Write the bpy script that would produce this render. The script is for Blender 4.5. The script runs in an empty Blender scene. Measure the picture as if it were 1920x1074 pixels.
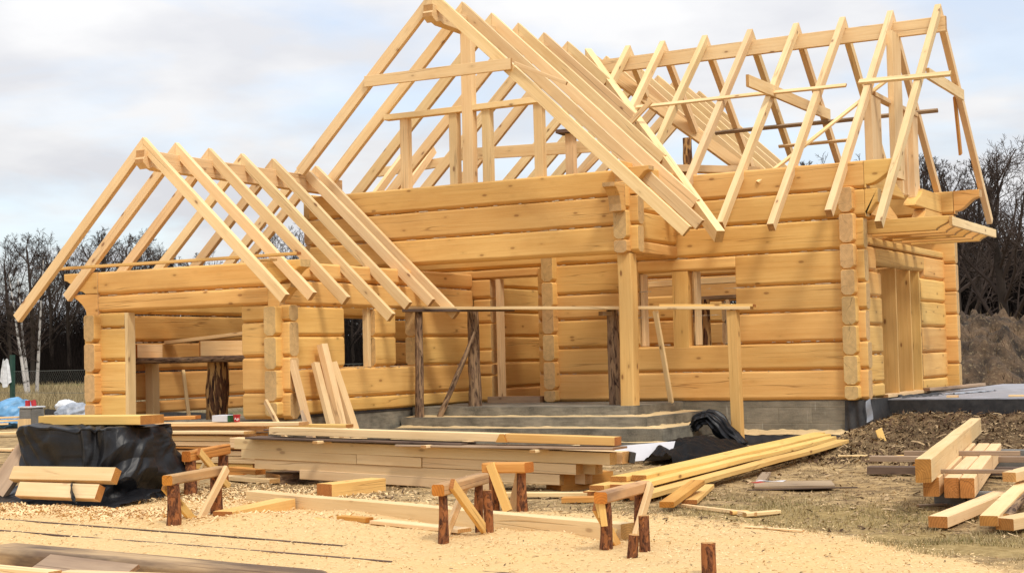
import bpy, bmesh, math, random
from math import sin, cos, radians, pi, sqrt, exp
from mathutils import Vector, Matrix, noise

S = bpy.context.scene
COL = S.collection
random.seed(7)

# ------------------------------------------------------------------ camera, light, exposure
cam_d = bpy.data.cameras.new("camera"); cam = bpy.data.objects.new("camera", cam_d); COL.objects.link(cam)
YAW, PIT, ROL = radians(29.143), radians(2.6953), radians(1.3385)
fw = Vector((-sin(YAW) * cos(PIT), cos(YAW) * cos(PIT), sin(PIT)))
rt = Vector((cos(YAW), sin(YAW), 0)); up = rt.cross(fw)
rt2 = rt * cos(ROL) - up * sin(ROL); up2 = rt * sin(ROL) + up * cos(ROL)
CAM = Vector((6.58875, -21.86033, 0.73789))
m = Matrix.Identity(4)
for i in range(3):
    m[i][0], m[i][1], m[i][2], m[i][3] = rt2[i], up2[i], -fw[i], CAM[i]
cam.matrix_world = m
cam_d.sensor_fit = 'HORIZONTAL'; cam_d.sensor_width = 36.0
cam_d.lens = 36.0 * 2832.43 / 1920.0
cam_d.clip_start = 0.1; cam_d.clip_end = 3000
S.camera = cam

SUN_EL, SUN_AZ = radians(52), radians(128)     # compass-style: from +Y clockwise -> behind and right of the camera
w = bpy.data.worlds.new("World"); S.world = w; w.use_nodes = True
nt = w.node_tree; nt.nodes.clear()
def N(tree, t, **kw):
    n = tree.nodes.new(t)
    for k, v in kw.items(): setattr(n, k, v)
    return n
sky = N(nt, 'ShaderNodeTexSky', sky_type='NISHITA', sun_disc=False, sun_elevation=SUN_EL, sun_rotation=SUN_AZ, air_density=1.0, dust_density=1.5)
bg1 = N(nt, 'ShaderNodeBackground'); bg1.inputs[1].default_value = 0.15
nt.links.new(sky.outputs[0], bg1.inputs[0])
tc = N(nt, 'ShaderNodeTexCoord'); sep = N(nt, 'ShaderNodeSeparateXYZ'); nt.links.new(tc.outputs['Generated'], sep.inputs[0])
zz = N(nt, 'ShaderNodeMath', operation='ADD'); zz.inputs[1].default_value = 0.22; nt.links.new(sep.outputs[2], zz.inputs[0])
zm = N(nt, 'ShaderNodeMath', operation='MAXIMUM'); zm.inputs[1].default_value = 0.05; nt.links.new(zz.outputs[0], zm.inputs[0])
dv = N(nt, 'ShaderNodeVectorMath', operation='DIVIDE'); nt.links.new(tc.outputs['Generated'], dv.inputs[0])
cb = N(nt, 'ShaderNodeCombineXYZ')
for i in range(3): nt.links.new(zm.outputs[0], cb.inputs[i])
nt.links.new(cb.outputs[0], dv.inputs[1])
mp = N(nt, 'ShaderNodeMapping'); mp.inputs['Location'].default_value = (3.1, 0.4, 0); mp.inputs['Scale'].default_value = (1.0, 1.0, 1.7)
nt.links.new(dv.outputs[0], mp.inputs[0])
n1 = N(nt, 'ShaderNodeTexNoise'); n1.inputs['Scale'].default_value = 2.1; n1.inputs['Detail'].default_value = 7; n1.inputs['Roughness'].default_value = 0.52; n1.inputs['Distortion'].default_value = 0.35
nt.links.new(mp.outputs[0], n1.inputs['Vector'])
r1 = N(nt, 'ShaderNodeValToRGB'); r1.color_ramp.elements[0].position = 0.37; r1.color_ramp.elements[1].position = 0.53; r1.color_ramp.elements[0].color = (0.60, 0.60, 0.60, 1)
nt.links.new(n1.outputs[0], r1.inputs[0])
n2 = N(nt, 'ShaderNodeTexNoise'); n2.inputs['Scale'].default_value = 3.2; n2.inputs['Detail'].default_value = 6; n2.inputs['Roughness'].default_value = 0.5
nt.links.new(mp.outputs[0], n2.inputs['Vector'])
r2 = N(nt, 'ShaderNodeValToRGB'); r2.color_ramp.elements[0].position = 0.38; r2.color_ramp.elements[1].position = 0.62
r2.color_ramp.elements[0].color = (0.78, 0.79, 0.83, 1); r2.color_ramp.elements[1].color = (0.94, 0.94, 0.95, 1)
nt.links.new(n2.outputs[0], r2.inputs[0])
bg2 = N(nt, 'ShaderNodeBackground'); bg2.inputs[1].default_value = 0.56
el_ = N(nt, 'ShaderNodeMath', operation='MULTIPLY_ADD'); el_.inputs[1].default_value = 0.75; el_.inputs[2].default_value = 0.56
elc = N(nt, 'ShaderNodeMath', operation='MAXIMUM'); elc.inputs[1].default_value = 0.0; nt.links.new(sep.outputs[2], elc.inputs[0]); nt.links.new(elc.outputs[0], el_.inputs[0]); nt.links.new(el_.outputs[0], bg2.inputs[1])
nt.links.new(r2.outputs[0], bg2.inputs[0])
mxs = N(nt, 'ShaderNodeMixShader'); nt.links.new(r1.outputs[0], mxs.inputs[0]); nt.links.new(bg1.outputs[0], mxs.inputs[1]); nt.links.new(bg2.outputs[0], mxs.inputs[2])
wo = N(nt, 'ShaderNodeOutputWorld'); nt.links.new(mxs.outputs[0], wo.inputs[0])

sun_d = bpy.data.lights.new("sun", 'SUN'); sun_d.energy = 1.5; sun_d.angle = radians(10); sun_d.color = (1.0, 0.93, 0.82)
sun = bpy.data.objects.new("sun", sun_d); COL.objects.link(sun)
sdir = Vector((sin(SUN_AZ) * cos(SUN_EL), cos(SUN_AZ) * cos(SUN_EL), sin(SUN_EL)))
sun.rotation_euler = sdir.to_track_quat('Z', 'Y').to_euler()
S.view_settings.view_transform = 'Standard'; S.view_settings.look = 'None'; S.view_settings.gamma = 1; S.view_settings.exposure = 0.55
try: S.view_settings.use_curve_mapping = False
except Exception: pass
S.cycles.max_bounces = 8; S.cycles.diffuse_bounces = 5

# ------------------------------------------------------------------ materials
def newmat(name):
    mt = bpy.data.materials.new(name); mt.use_nodes = True
    t = mt.node_tree; b = t.nodes['Principled BSDF']
    return mt, t, b
def lk(t, a, b): t.links.new(a, b)
def math_n(t, op, a, b=None, clamp=False):
    n = t.nodes.new('ShaderNodeMath'); n.operation = op; n.use_clamp = clamp
    for i, v in enumerate((a, b)):
        if v is None: continue
        if isinstance(v, (int, float)): n.inputs[i].default_value = v
        else: t.links.new(v, n.inputs[i])
    return n.outputs[0]
def mix_n(t, f, a, b, mode='MIX'):
    n = t.nodes.new('ShaderNodeMix'); n.data_type = 'RGBA'; n.blend_type = mode
    for s, v in ((n.inputs[0], f), (n.inputs[6], a), (n.inputs[7], b)):
        if isinstance(v, (int, float)): s.default_value = v
        elif isinstance(v, tuple): s.default_value = v if len(v) == 4 else v + (1,)
        else: t.links.new(v, s)
    return n.outputs[2]
def noise_n(t, vec, scale, detail=3, rough=0.5, dist=0.0):
    n = t.nodes.new('ShaderNodeTexNoise'); n.inputs['Scale'].default_value = scale; n.inputs['Detail'].default_value = detail
    n.inputs['Roughness'].default_value = rough; n.inputs['Distortion'].default_value = dist
    if vec is not None: t.links.new(vec, n.inputs['Vector'])
    return n.outputs[0]
def map_n(t, vec, scale, loc=(0, 0, 0)):
    n = t.nodes.new('ShaderNodeMapping'); n.inputs['Scale'].default_value = scale; n.inputs['Location'].default_value = loc
    t.links.new(vec, n.inputs[0]); return n.outputs[0]
def ramp_n(t, f, stops):
    n = t.nodes.new('ShaderNodeValToRGB'); cr = n.color_ramp
    while len(cr.elements) < len(stops): cr.elements.new(0.5)
    for e, (p, c) in zip(cr.elements, stops):
        e.position = p; e.color = (c if isinstance(c, tuple) else (c, c, c)) + (1,)
    t.links.new(f, n.inputs[0]); return n.outputs[0]
def bump_n(t, b, h, strength, dist):
    n = t.nodes.new('ShaderNodeBump'); n.inputs['Strength'].default_value = strength; n.inputs['Distance'].default_value = dist
    t.links.new(h, n.inputs['Height']); t.links.new(n.outputs[0], b.inputs['Normal'])
def rnd_coord(t):
    tcn = t.nodes.new('ShaderNodeTexCoord'); oi = t.nodes.new('ShaderNodeObjectInfo')
    vm = t.nodes.new('ShaderNodeVectorMath'); vm.operation = 'SCALE'; vm.inputs[0].default_value = (37.1, 13.7, 71.3)
    lk(t, oi.outputs['Random'], vm.inputs['Scale'])
    va = t.nodes.new('ShaderNodeVectorMath'); va.operation = 'ADD'; lk(t, tcn.outputs['Object'], va.inputs[0]); lk(t, vm.outputs[0], va.inputs[1])
    return tcn, oi, va.outputs[0]

def wood(name, light, dark, end, knots=1.0, cracks=1.0, stain=(0.5, 0.5, 0.5), stain_amt=0.0, rough=0.72, vary=0.16):
    mt, t, b = newmat(name)
    tcn, oi, v = rnd_coord(t)
    big = noise_n(t, map_n(t, v, (0.55, 2.2, 2.2)), 1.0, 3)
    fine = noise_n(t, map_n(t, v, (1.6, 42, 42)), 1.0, 5, 0.65, 0.25)
    mid = noise_n(t, map_n(t, v, (0.42, 11, 11)), 1.0, 4, 0.6, 0.7)
    f = math_n(t, 'ADD', math_n(t, 'MULTIPLY', big, 0.42), math_n(t, 'ADD', math_n(t, 'MULTIPLY', mid, 0.36), math_n(t, 'MULTIPLY', fine, 0.27)))
    fr = ramp_n(t, f, [(0.36, 0.0), (0.68, 1.0)])
    c = mix_n(t, fr, dark, light)
    if stain_amt:
        sn = ramp_n(t, noise_n(t, map_n(t, v, (0.8, 3, 3), (5, 2, 9)), 1.0, 5, 0.6), [(0.42, 0.0), (0.62, 1.0)])
        c = mix_n(t, math_n(t, 'MULTIPLY', sn, stain_amt), c, stain)
    pt = ramp_n(t, noise_n(t, map_n(t, v, (0.9, 1.8, 1.8), (11, 6, 3)), 1.0, 5, 0.62, 0.5), [(0.50, 0.0), (0.74, 0.28)])
    c = mix_n(t, pt, c, (dark[0] * 0.80, dark[1] * 0.66, dark[2] * 0.62))
    # knots
    vo = t.nodes.new('ShaderNodeTexVoronoi'); vo.inputs['Scale'].default_value = 1.0
    lk(t, map_n(t, v, (2.3, 5.2, 5.2)), vo.inputs['Vector'])
    kc = ramp_n(t, vo.outputs['Distance'], [(0.07, 1.0), (0.12, 0.0)])
    kh = ramp_n(t, vo.outputs['Distance'], [(0.08, 1.0), (0.24, 0.0)])
    c = mix_n(t, math_n(t, 'MULTIPLY', kh, 0.35 * knots), c, tuple(x * 0.72 for x in dark))
    c = mix_n(t, math_n(t, 'MULTIPLY', kc, 0.8 * knots), c, (dark[0] * 0.34, dark[1] * 0.24, dark[2] * 0.25))
    # drying cracks running along the grain
    cn = noise_n(t, map_n(t, v, (0.16, 7.5, 7.5), (3, 8, 1)), 1.0, 2, 0.45)
    cl = ramp_n(t, math_n(t, 'ABSOLUTE', math_n(t, 'SUBTRACT', cn, 0.5)), [(0.0, 1.0), (0.0085, 0.0)])
    cm = ramp_n(t, noise_n(t, map_n(t, v, (0.45, 2.2, 2.2), (7, 1, 4)), 1.0, 2), [(0.47, 0.0), (0.52, 1.0)])
    crack = math_n(t, 'MULTIPLY', cl, cm)
    c = mix_n(t, math_n(t, 'MULTIPLY', crack, 0.8 * cracks), c, (dark[0] * 0.30, dark[1] * 0.22, dark[2] * 0.2))
    # end grain
    se = t.nodes.new('ShaderNodeSeparateXYZ'); lk(t, tcn.outputs['Normal'], se.inputs[0])
    isend = ramp_n(t, math_n(t, 'ABSOLUTE', se.outputs[0]), [(0.80, 0.0), (0.90, 1.0)])
    sp = t.nodes.new('ShaderNodeSeparateXYZ'); lk(t, tcn.outputs['Object'], sp.inputs[0])
    ry = math_n(t, 'ADD', sp.outputs[1], math_n(t, 'MULTIPLY', math_n(t, 'SUBTRACT', oi.outputs['Random'], 0.5), 0.25)); rz = math_n(t, 'ADD', sp.outputs[2], 0.05)
    rr = math_n(t, 'SQRT', math_n(t, 'ADD', math_n(t, 'MULTIPLY', ry, ry), math_n(t, 'MULTIPLY', rz, rz)))
    ring = math_n(t, 'SINE', math_n(t, 'ADD', math_n(t, 'MULTIPLY', rr, 330.0), math_n(t, 'MULTIPLY', noise_n(t, v, 9, 2), 9.0)))
    en = ramp_n(t, math_n(t, 'ADD', math_n(t, 'MULTIPLY', ring, 0.18), noise_n(t, v, 16, 3)), [(0.25, 0.0), (0.75, 1.0)])
    ec = mix_n(t, en, tuple(x * 0.72 for x in end), end)
    an = math_n(t, 'ARCTAN2', ry, rz)
    chk = ramp_n(t, math_n(t, 'ABSOLUTE', math_n(t, 'SINE', math_n(t, 'ADD', math_n(t, 'MULTIPLY', an, 1.5), math_n(t, 'ADD', math_n(t, 'MULTIPLY', oi.outputs['Random'], 40.0), math_n(t, 'MULTIPLY', noise_n(t, v, 8, 2), 1.2))))), [(0.0, 0.75), (0.045, 0.0)])
    ec = mix_n(t, chk, ec, tuple(x * 0.25 for x in end))
    c = mix_n(t, isend, c, ec)
    # one value per piece
    hv = t.nodes.new('ShaderNodeHueSaturation'); lk(t, c, hv.inputs['Color'])
    lk(t, math_n(t, 'ADD', math_n(t, 'MULTIPLY', oi.outputs['Random'], vary), 1.0 - vary * 0.55), hv.inputs['Value'])
    lk(t, math_n(t, 'ADD', math_n(t, 'MULTIPLY', math_n(t, 'FRACT', math_n(t, 'MULTIPLY', oi.outputs['Random'], 7.31)), 0.012), 0.494), hv.inputs['Hue'])
    lk(t, hv.outputs[0], b.inputs['Base Color'])
    b.inputs['Roughness'].default_value = rough; b.inputs['Specular IOR Level'].default_value = 0.2
    bh = math_n(t, 'SUBTRACT', math_n(t, 'ADD', fine, math_n(t, 'MULTIPLY', mid, 0.8)), math_n(t, 'MULTIPLY', crack, 1.5))
    bump_n(t, b, bh, 0.45, 0.006)
    return mt

def bark(name, a, bcol, pcol, scale=(5, 28, 28), peel=0.0):
    mt, t, b = newmat(name); tcn, oi, v = rnd_coord(t)
    n = noise_n(t, map_n(t, v, scale), 1.0, 5, 0.6, 1.2)
    c = mix_n(t, ramp_n(t, n, [(0.36, 0.0), (0.60, 1.0)]), a, bcol)
    if peel:
        pn = ramp_n(t, noise_n(t, map_n(t, v, (scale[0] * 0.45, scale[1] * 0.5, scale[2] * 0.5), (4, 4, 4)), 1.0, 3, 0.5, 1.5), [(0.5, 0.0), (0.54, 1.0)])
        c = mix_n(t, math_n(t, 'MULTIPLY', pn, peel), c, pcol)
        n = math_n(t, 'SUBTRACT', n, math_n(t, 'MULTIPLY', pn, 0.5))
    se = t.nodes.new('ShaderNodeSeparateXYZ'); lk(t, tcn.outputs['Normal'], se.inputs[0])
    isend = ramp_n(t, math_n(t, 'ABSOLUTE', se.outputs[0]), [(0.8, 0.0), (0.9, 1.0)])
    c = mix_n(t, isend, c, mix_n(t, noise_n(t, v, 30, 3), (0.42, 0.2, 0.06), (0.62, 0.36, 0.14)))
    lk(t, c, b.inputs['Base Color']); b.inputs['Roughness'].default_value = 0.85; b.inputs['Specular IOR Level'].default_value = 0.2
    bump_n(t, b, n, 0.9, 0.012); return mt
M = {}
M['log'] = wood('honey_log_wood', (0.81, 0.51, 0.18), (0.63, 0.335, 0.092), (0.66, 0.43, 0.19), knots=0.75, cracks=0.65, vary=0.20)
M['sawn'] = wood('fresh_sawn_timber', (0.85, 0.64, 0.355), (0.68, 0.445, 0.205), (0.55, 0.30, 0.11), cracks=0.5, vary=0.24)
M['stack'] = wood('pale_stacked_timber', (0.80, 0.60, 0.34), (0.65, 0.44, 0.215), (0.60, 0.34, 0.12), knots=0.6, cracks=0.7)
M['yellow'] = wood('yellow_board_wood', (0.80, 0.53, 0.19), (0.62, 0.36, 0.10), (0.42, 0.17, 0.045), cracks=0.6)
M['orange'] = wood('orange_damp_wood', (0.66, 0.34, 0.09), (0.46, 0.19, 0.04), (0.50, 0.18, 0.03))
M['grey'] = wood('weathered_board_wood', (0.50, 0.37, 0.24), (0.30, 0.20, 0.12), (0.30, 0.17, 0.08), stain=(0.16, 0.11, 0.08), stain_amt=0.5)
M['oldlog'] = bark('hewn_old_log', (0.62, 0.43, 0.22), (0.40, 0.26, 0.13), (0.06, 0.038, 0.032), scale=(2.2, 10, 10), peel=0.8)
M['oldwood'] = wood('weathered_hewn_wood', (0.60, 0.42, 0.23), (0.30, 0.18, 0.09), (0.40, 0.27, 0.15), knots=1.0, cracks=1.2, stain=(0.07, 0.045, 0.035), stain_amt=0.85)
M['dark'] = wood('dark_old_board_wood', (0.20, 0.13, 0.09), (0.085, 0.055, 0.04), (0.14, 0.09, 0.06), stain=(0.045, 0.03, 0.025), stain_amt=0.6)
M['trestle'] = wood('stained_trestle_wood', (0.60, 0.38, 0.18), (0.40, 0.20, 0.08), (0.58, 0.22, 0.035), stain=(0.10, 0.065, 0.05), stain_amt=0.8)
M['beamend'] = wood('pale_beam_with_orange_ends', (0.80, 0.60, 0.34), (0.66, 0.43, 0.20), (0.46, 0.20, 0.05), cracks=0.4, knots=0.4)

M['barkpost'] = bark('rough_bark', (0.035, 0.018, 0.012), (0.24, 0.15, 0.09), (0.40, 0.26, 0.14), peel=0.55)
M['peeled'] = bark('half_peeled_bark', (0.03, 0.015, 0.01), (0.16, 0.075, 0.035), (0.50, 0.29, 0.11), scale=(3.5, 20, 20), peel=0.95)
M['sapling'] = bark('red_brown_bark', (0.05, 0.020, 0.011), (0.21, 0.078, 0.032), (0.42, 0.155, 0.048), scale=(14, 30, 30), peel=0.5)

def simple(name, col, rough=0.8, var=0.25, scale=6, bump=0.3, bd=0.01, spec=0.3, col2=None):
    mt, t, b = newmat(name); tcn, oi, v = rnd_coord(t)
    n = noise_n(t, v, scale, 5, 0.6); c2 = col2 or tuple(x * (1 - var) for x in col)
    c = mix_n(t, ramp_n(t, n, [(0.35, 0.0), (0.65, 1.0)]), c2, col)
    lk(t, c, b.inputs['Base Color']); b.inputs['Roughness'].default_value = rough; b.inputs['Specular IOR Level'].default_value = spec
    if bump: bump_n(t, b, n, bump, bd)
    return mt
M['tarp'] = simple('black_plastic_film', (0.010, 0.010, 0.012), 0.42, 0.4, 14, 0.4, 0.008, 0.32)
M['sheet'] = simple('dull_black_sheet', (0.008, 0.008, 0.009), 0.62, 0.4, 14, 0.4, 0.008, 0.12)
M['membrane'] = simple('black_damp_proof_membrane', (0.018, 0.017, 0.018), 0.55, 0.5, 9, 0.4, 0.01, 0.4, (0.04, 0.037, 0.035))
M['white'] = simple('white_foam_board', (0.62, 0.61, 0.63), 0.7, 0.1, 4, 0.1)
M['bluebag'] = simple('blue_plastic_bag', (0.13, 0.33, 0.55), 0.45, 0.3, 5, 0.3, 0.03, 0.5)
M['greybag'] = simple('pale_plastic_bag', (0.34, 0.37, 0.42), 0.4, 0.4, 5, 0.4, 0.03, 0.5)
M['whitebag'] = simple('white_plastic_bag', (0.72, 0.74, 0.76), 0.45, 0.25, 9, 0.4, 0.02, 0.5)
M['red'] = simple('red_plastic', (0.45, 0.015, 0.02), 0.4, 0.3, 8, 0, 0, 0.5)
M['darkgreen'] = simple('dark_green_paint', (0.008, 0.055, 0.035), 0.4, 0.3, 5, 0, 0, 0.5)
M['greenpl'] = simple('green_print', (0.03, 0.11, 0.04), 0.5, 0.3, 5, 0)
M['whitepr'] = simple('white_print', (0.8, 0.8, 0.78), 0.5, 0.05, 5, 0)
M['wire'] = simple('fence_wire', (0.12, 0.13, 0.11), 0.5, 0.2, 5, 0)
M['needles'] = simple('dark_green_needles', (0.012, 0.03, 0.012), 0.6, 0.4, 20, 0)
M['twig'] = simple('bare_twigs', (0.075, 0.055, 0.045), 0.9, 0.35, 3, 0, spec=0.1)
M['trunk'] = simple('tree_bark', (0.055, 0.042, 0.034), 0.9, 0.5, 6, 0.4, 0.03, 0.1)
M['thicket'] = simple('thicket_twigs', (0.016, 0.011, 0.009), 0.9, 0.45, 0.4, 0, spec=0.1)
M['drygrass'] = simple('dry_grass_blades', (0.40, 0.31, 0.16), 0.8, 0.4, 1.3, 0, spec=0.2, col2=(0.22, 0.165, 0.08))
M['green'] = simple('green_grass_blades', (0.15, 0.135, 0.04), 0.8, 0.4, 1.3, 0, spec=0.2, col2=(0.38, 0.275, 0.12))
M['deadgrass'] = simple('dead_grass_blades', (0.20, 0.145, 0.08), 0.8, 0.4, 1.3, 0, spec=0.2, col2=(0.08, 0.055, 0.03))
M['mudgrass'] = simple('muddy_grass_blades', (0.14, 0.095, 0.05), 0.8, 0.4, 1.3, 0, spec=0.2, col2=(0.045, 0.03, 0.016))
M['packing'] = simple('seam_fibre', (0.62, 0.50, 0.34), 0.9, 0.4, 20, 0, spec=0.1)
M['shav'] = simple('wood_shavings', (0.80, 0.59, 0.32), 0.7, 0.3, 2.5, 0, spec=0.2, col2=(0.68, 0.45, 0.21))
M['chips'] = simple('wood_chips', (0.56, 0.40, 0.22), 0.8, 0.3, 2.0, 0, spec=0.2, col2=(0.24, 0.15, 0.07))
M['barkbits'] = simple('bark_bits', (0.12, 0.07, 0.04), 0.9, 0.5, 3.0, 0, spec=0.1)

def birch():
    mt, t, b = newmat('birch_bark'); tcn, oi, v = rnd_coord(t)
    n = noise_n(t, map_n(t, v, (2.0, 2.0, 7.0)), 1.0, 4, 0.6)
    c = mix_n(t, ramp_n(t, n, [(0.36, 0.0), (0.44, 1.0)]), (0.05, 0.04, 0.035), (0.46, 0.43, 0.39))
    lk(t, c, b.inputs['Base Color']); b.inputs['Roughness'].default_value = 0.8; return mt
M['birch'] = birch()

def concrete(name, base, dark, blocks=False):
    mt, t, b = newmat(name); tcn = t.nodes.new('ShaderNodeTexCoord'); v = tcn.outputs['Object']
    n = noise_n(t, v, 2.2, 6, 0.62); n2 = noise_n(t, map_n(t, v, (1.3, 1.3, 9.0)), 3.0, 4, 0.6); sp = noise_n(t, v, 60, 2)
    c = mix_n(t, ramp_n(t, n, [(0.34, 0.0), (0.66, 1.0)]), dark, base)
    c = mix_n(t, math_n(t, 'MULTIPLY', ramp_n(t, n2, [(0.45, 0.0), (0.7, 1.0)]), 0.5), c, tuple(x * 0.55 for x in dark))
    c = mix_n(t, math_n(t, 'MULTIPLY', ramp_n(t, sp, [(0.5, 0.0), (0.8, 1.0)]), 0.35), c, tuple(x * 1.25 for x in base))
    h = math_n(t, 'ADD', n, math_n(t, 'MULTIPLY', sp, 0.3))
    if blocks:
        br = t.nodes.new('ShaderNodeTexBrick'); br.inputs['Scale'].default_value = 1.0
        br.inputs['Brick Width'].default_value = 0.52; br.inputs['Row Height'].default_value = 0.235; br.inputs['Mortar Size'].default_value = 0.012; br.inputs['Mortar Smooth'].default_value = 0.6
        br.inputs['Color1'].default_value = (0.62, 0.62, 0.62, 1); br.inputs['Color2'].default_value = (1, 1, 1, 1); br.inputs['Mortar'].default_value = (0.75, 0.75, 0.72, 1)
        sx = t.nodes.new('ShaderNodeSeparateXYZ'); lk(t, v, sx.inputs[0]); cx = t.nodes.new('ShaderNodeCombineXYZ')
        lk(t, math_n(t, 'ADD', sx.outputs[0], sx.outputs[1]), cx.inputs[0]); lk(t, math_n(t, 'ADD', sx.outputs[2], 0.58), cx.inputs[1]); lk(t, cx.outputs[0], br.inputs['Vector'])
        c = mix_n(t, 0.6, c, br.outputs[0], 'MULTIPLY')
        dr = ramp_n(t, noise_n(t, map_n(t, v, (26, 26, 2.0)), 1.0, 3, 0.6), [(0.60, 0.0), (0.66, 1.0)])
        dm = ramp_n(t, noise_n(t, map_n(t, v, (1.6, 1.6, 3.0), (2, 5, 0)), 1.0, 2), [(0.5, 0.0), (0.62, 1.0)])
        c = mix_n(t, math_n(t, 'MULTIPLY', math_n(t, 'MULTIPLY', dr, dm), 0.5), c, (0.42, 0.40, 0.34))
        h = math_n(t, 'ADD', h, math_n(t, 'MULTIPLY', br.outputs['Fac'], -0.4))
    lk(t, c, b.inputs['Base Color']); b.inputs['Roughness'].default_value = 0.85; bump_n(t, b, h, 0.5, 0.012); return mt
M['concrete'] = concrete('poured_concrete', (0.27, 0.24, 0.18), (0.085, 0.075, 0.056))
M['blockwork'] = concrete('concrete_blockwork', (0.30, 0.26, 0.19), (0.17, 0.15, 0.11), True)
M['slab'] = concrete('smooth_slab_concrete', (0.36, 0.36, 0.40), (0.26, 0.255, 0.26))
M['blockgrey'] = concrete('grey_block', (0.22, 0.21, 0.19), (0.13, 0.125, 0.11))

def sawdust_mat():
    mt, t, b = newmat('sawdust'); tcn = t.nodes.new('ShaderNodeTexCoord'); v = tcn.outputs['Object']
    n = noise_n(t, v, 45, 4, 0.7); n2 = noise_n(t, v, 2.0, 4)
    c = mix_n(t, ramp_n(t, n, [(0.3, 0.0), (0.7, 1.0)]), (0.58, 0.42, 0.21), (0.74, 0.56, 0.31))
    c = mix_n(t, math_n(t, 'MULTIPLY', ramp_n(t, n2, [(0.4, 0.0), (0.7, 1.0)]), 0.35), c, (0.38, 0.30, 0.19))
    lk(t, c, b.inputs['Base Color']); b.inputs['Roughness'].default_value = 0.95; b.inputs['Specular IOR Level'].default_value = 0.1
    bump_n(t, b, n, 0.7, 0.012); return mt
M['sawdust'] = sawdust_mat()

def ground_mat():
    mt, t, b = newmat('site_ground'); tcn = t.nodes.new('ShaderNodeTexCoord'); v = tcn.outputs['Object']
    a1 = t.nodes.new('ShaderNodeAttribute'); a1.attribute_name = 'sawdust'
    a2 = t.nodes.new('ShaderNodeAttribute'); a2.attribute_name = 'grass'
    a3 = t.nodes.new('ShaderNodeAttribute'); a3.attribute_name = 'field'
    nb = noise_n(t, v, 0.9, 6, 0.62); nm = noise_n(t, v, 5, 5, 0.65); nf = noise_n(t, v, 38, 4, 0.7); nx = noise_n(t, map_n(t, v, (1, 1, 1), (9, 3, 0)), 14, 4, 0.7)
    soil = mix_n(t, ramp_n(t, nb, [(0.35, 0.0), (0.65, 1.0)]), (0.34, 0.222, 0.10), (0.52, 0.365, 0.18))
    soil = mix_n(t, ramp_n(t, nm, [(0.40, 0.8), (0.58, 0.0)]), soil, (0.135, 0.088, 0.044))
    soil = mix_n(t, ramp_n(t, nf, [(0.56, 0.0), (0.70, 0.75)]), soil, (0.55, 0.42, 0.24))
    gr = mix_n(t, ramp_n(t, nx, [(0.4, 0.0), (0.65, 1.0)]), (0.25, 0.172, 0.064), (0.41, 0.295, 0.13))
    c = mix_n(t, ramp_n(t, math_n(t, 'ADD', a2.outputs['Fac'], math_n(t, 'MULTIPLY', math_n(t, 'SUBTRACT', nm, 0.5), 1.4)), [(0.40, 0.0), (0.65, 0.9)]), soil, gr)
    sd = mix_n(t, ramp_n(t, nf, [(0.25, 0.0), (0.70, 1.0)]), (0.58, 0.375, 0.160), (0.76, 0.54, 0.275))
    sd = mix_n(t, ramp_n(t, nb, [(0.42, 0.0), (0.68, 0.6)]), sd, (0.66, 0.44, 0.19))
    sd = mix_n(t, ramp_n(t, nx, [(0.60, 0.0), (0.76, 0.38)]), sd, (0.56, 0.35, 0.15))
    dr_ = ramp_n(t, noise_n(t, map_n(t, v, (0.55, 1.6, 1), (2, 9, 0)), 1.0, 5, 0.6, 0.4), [(0.50, 0.0), (0.70, 0.42)]); sd = mix_n(t, dr_, sd, (0.60, 0.42, 0.22))
    c = mix_n(t, ramp_n(t, math_n(t, 'ADD', a1.outputs['Fac'], math_n(t, 'ADD', math_n(t, 'MULTIPLY', math_n(t, 'SUBTRACT', nm, 0.5), 0.9), math_n(t, 'MULTIPLY', math_n(t, 'SUBTRACT', nf, 0.5), 0.7))), [(0.30, 0.0), (0.72, 1.0)]), c, sd)
    a5 = t.nodes.new('ShaderNodeAttribute'); a5.attribute_name = 'earth'
    er = mix_n(t, ramp_n(t, nm, [(0.40, 0.0), (0.62, 1.0)]), (0.075, 0.044, 0.022), (0.22, 0.145, 0.075)); er = mix_n(t, ramp_n(t, nx, [(0.56, 0.0), (0.70, 0.6)]), er, (0.36, 0.26, 0.14))
    c = mix_n(t, a5.outputs['Fac'], c, er)
    fld = mix_n(t, ramp_n(t, noise_n(t, v, 0.35, 5, 0.65), [(0.38, 0.0), (0.62, 1.0)]), (0.135, 0.098, 0.052), (0.22, 0.165, 0.085))
    fld = mix_n(t, ramp_n(t, noise_n(t, map_n(t, v, (1, 1, 1), (40, 3, 0)), 0.12, 4), [(0.55, 0.0), (0.66, 0.7)]), fld, (0.10, 0.11, 0.03))
    c = mix_n(t, a3.outputs['Fac'], c, fld)
    a4 = t.nodes.new('ShaderNodeAttribute'); a4.attribute_name = 'meadow'
    c = mix_n(t, a4.outputs['Fac'], c, mix_n(t, noise_n(t, v, 0.25, 4), (0.07, 0.09, 0.018), (0.13, 0.145, 0.035)))
    lk(t, c, b.inputs['Base Color']); b.inputs['Roughness'].default_value = 0.95; b.inputs['Specular IOR Level'].default_value = 0.1
    bump_n(t, b, math_n(t, 'ADD', nf, math_n(t, 'MULTIPLY', nm, 1.5)), 0.75, 0.02); return mt
M['ground'] = ground_mat()

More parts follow.
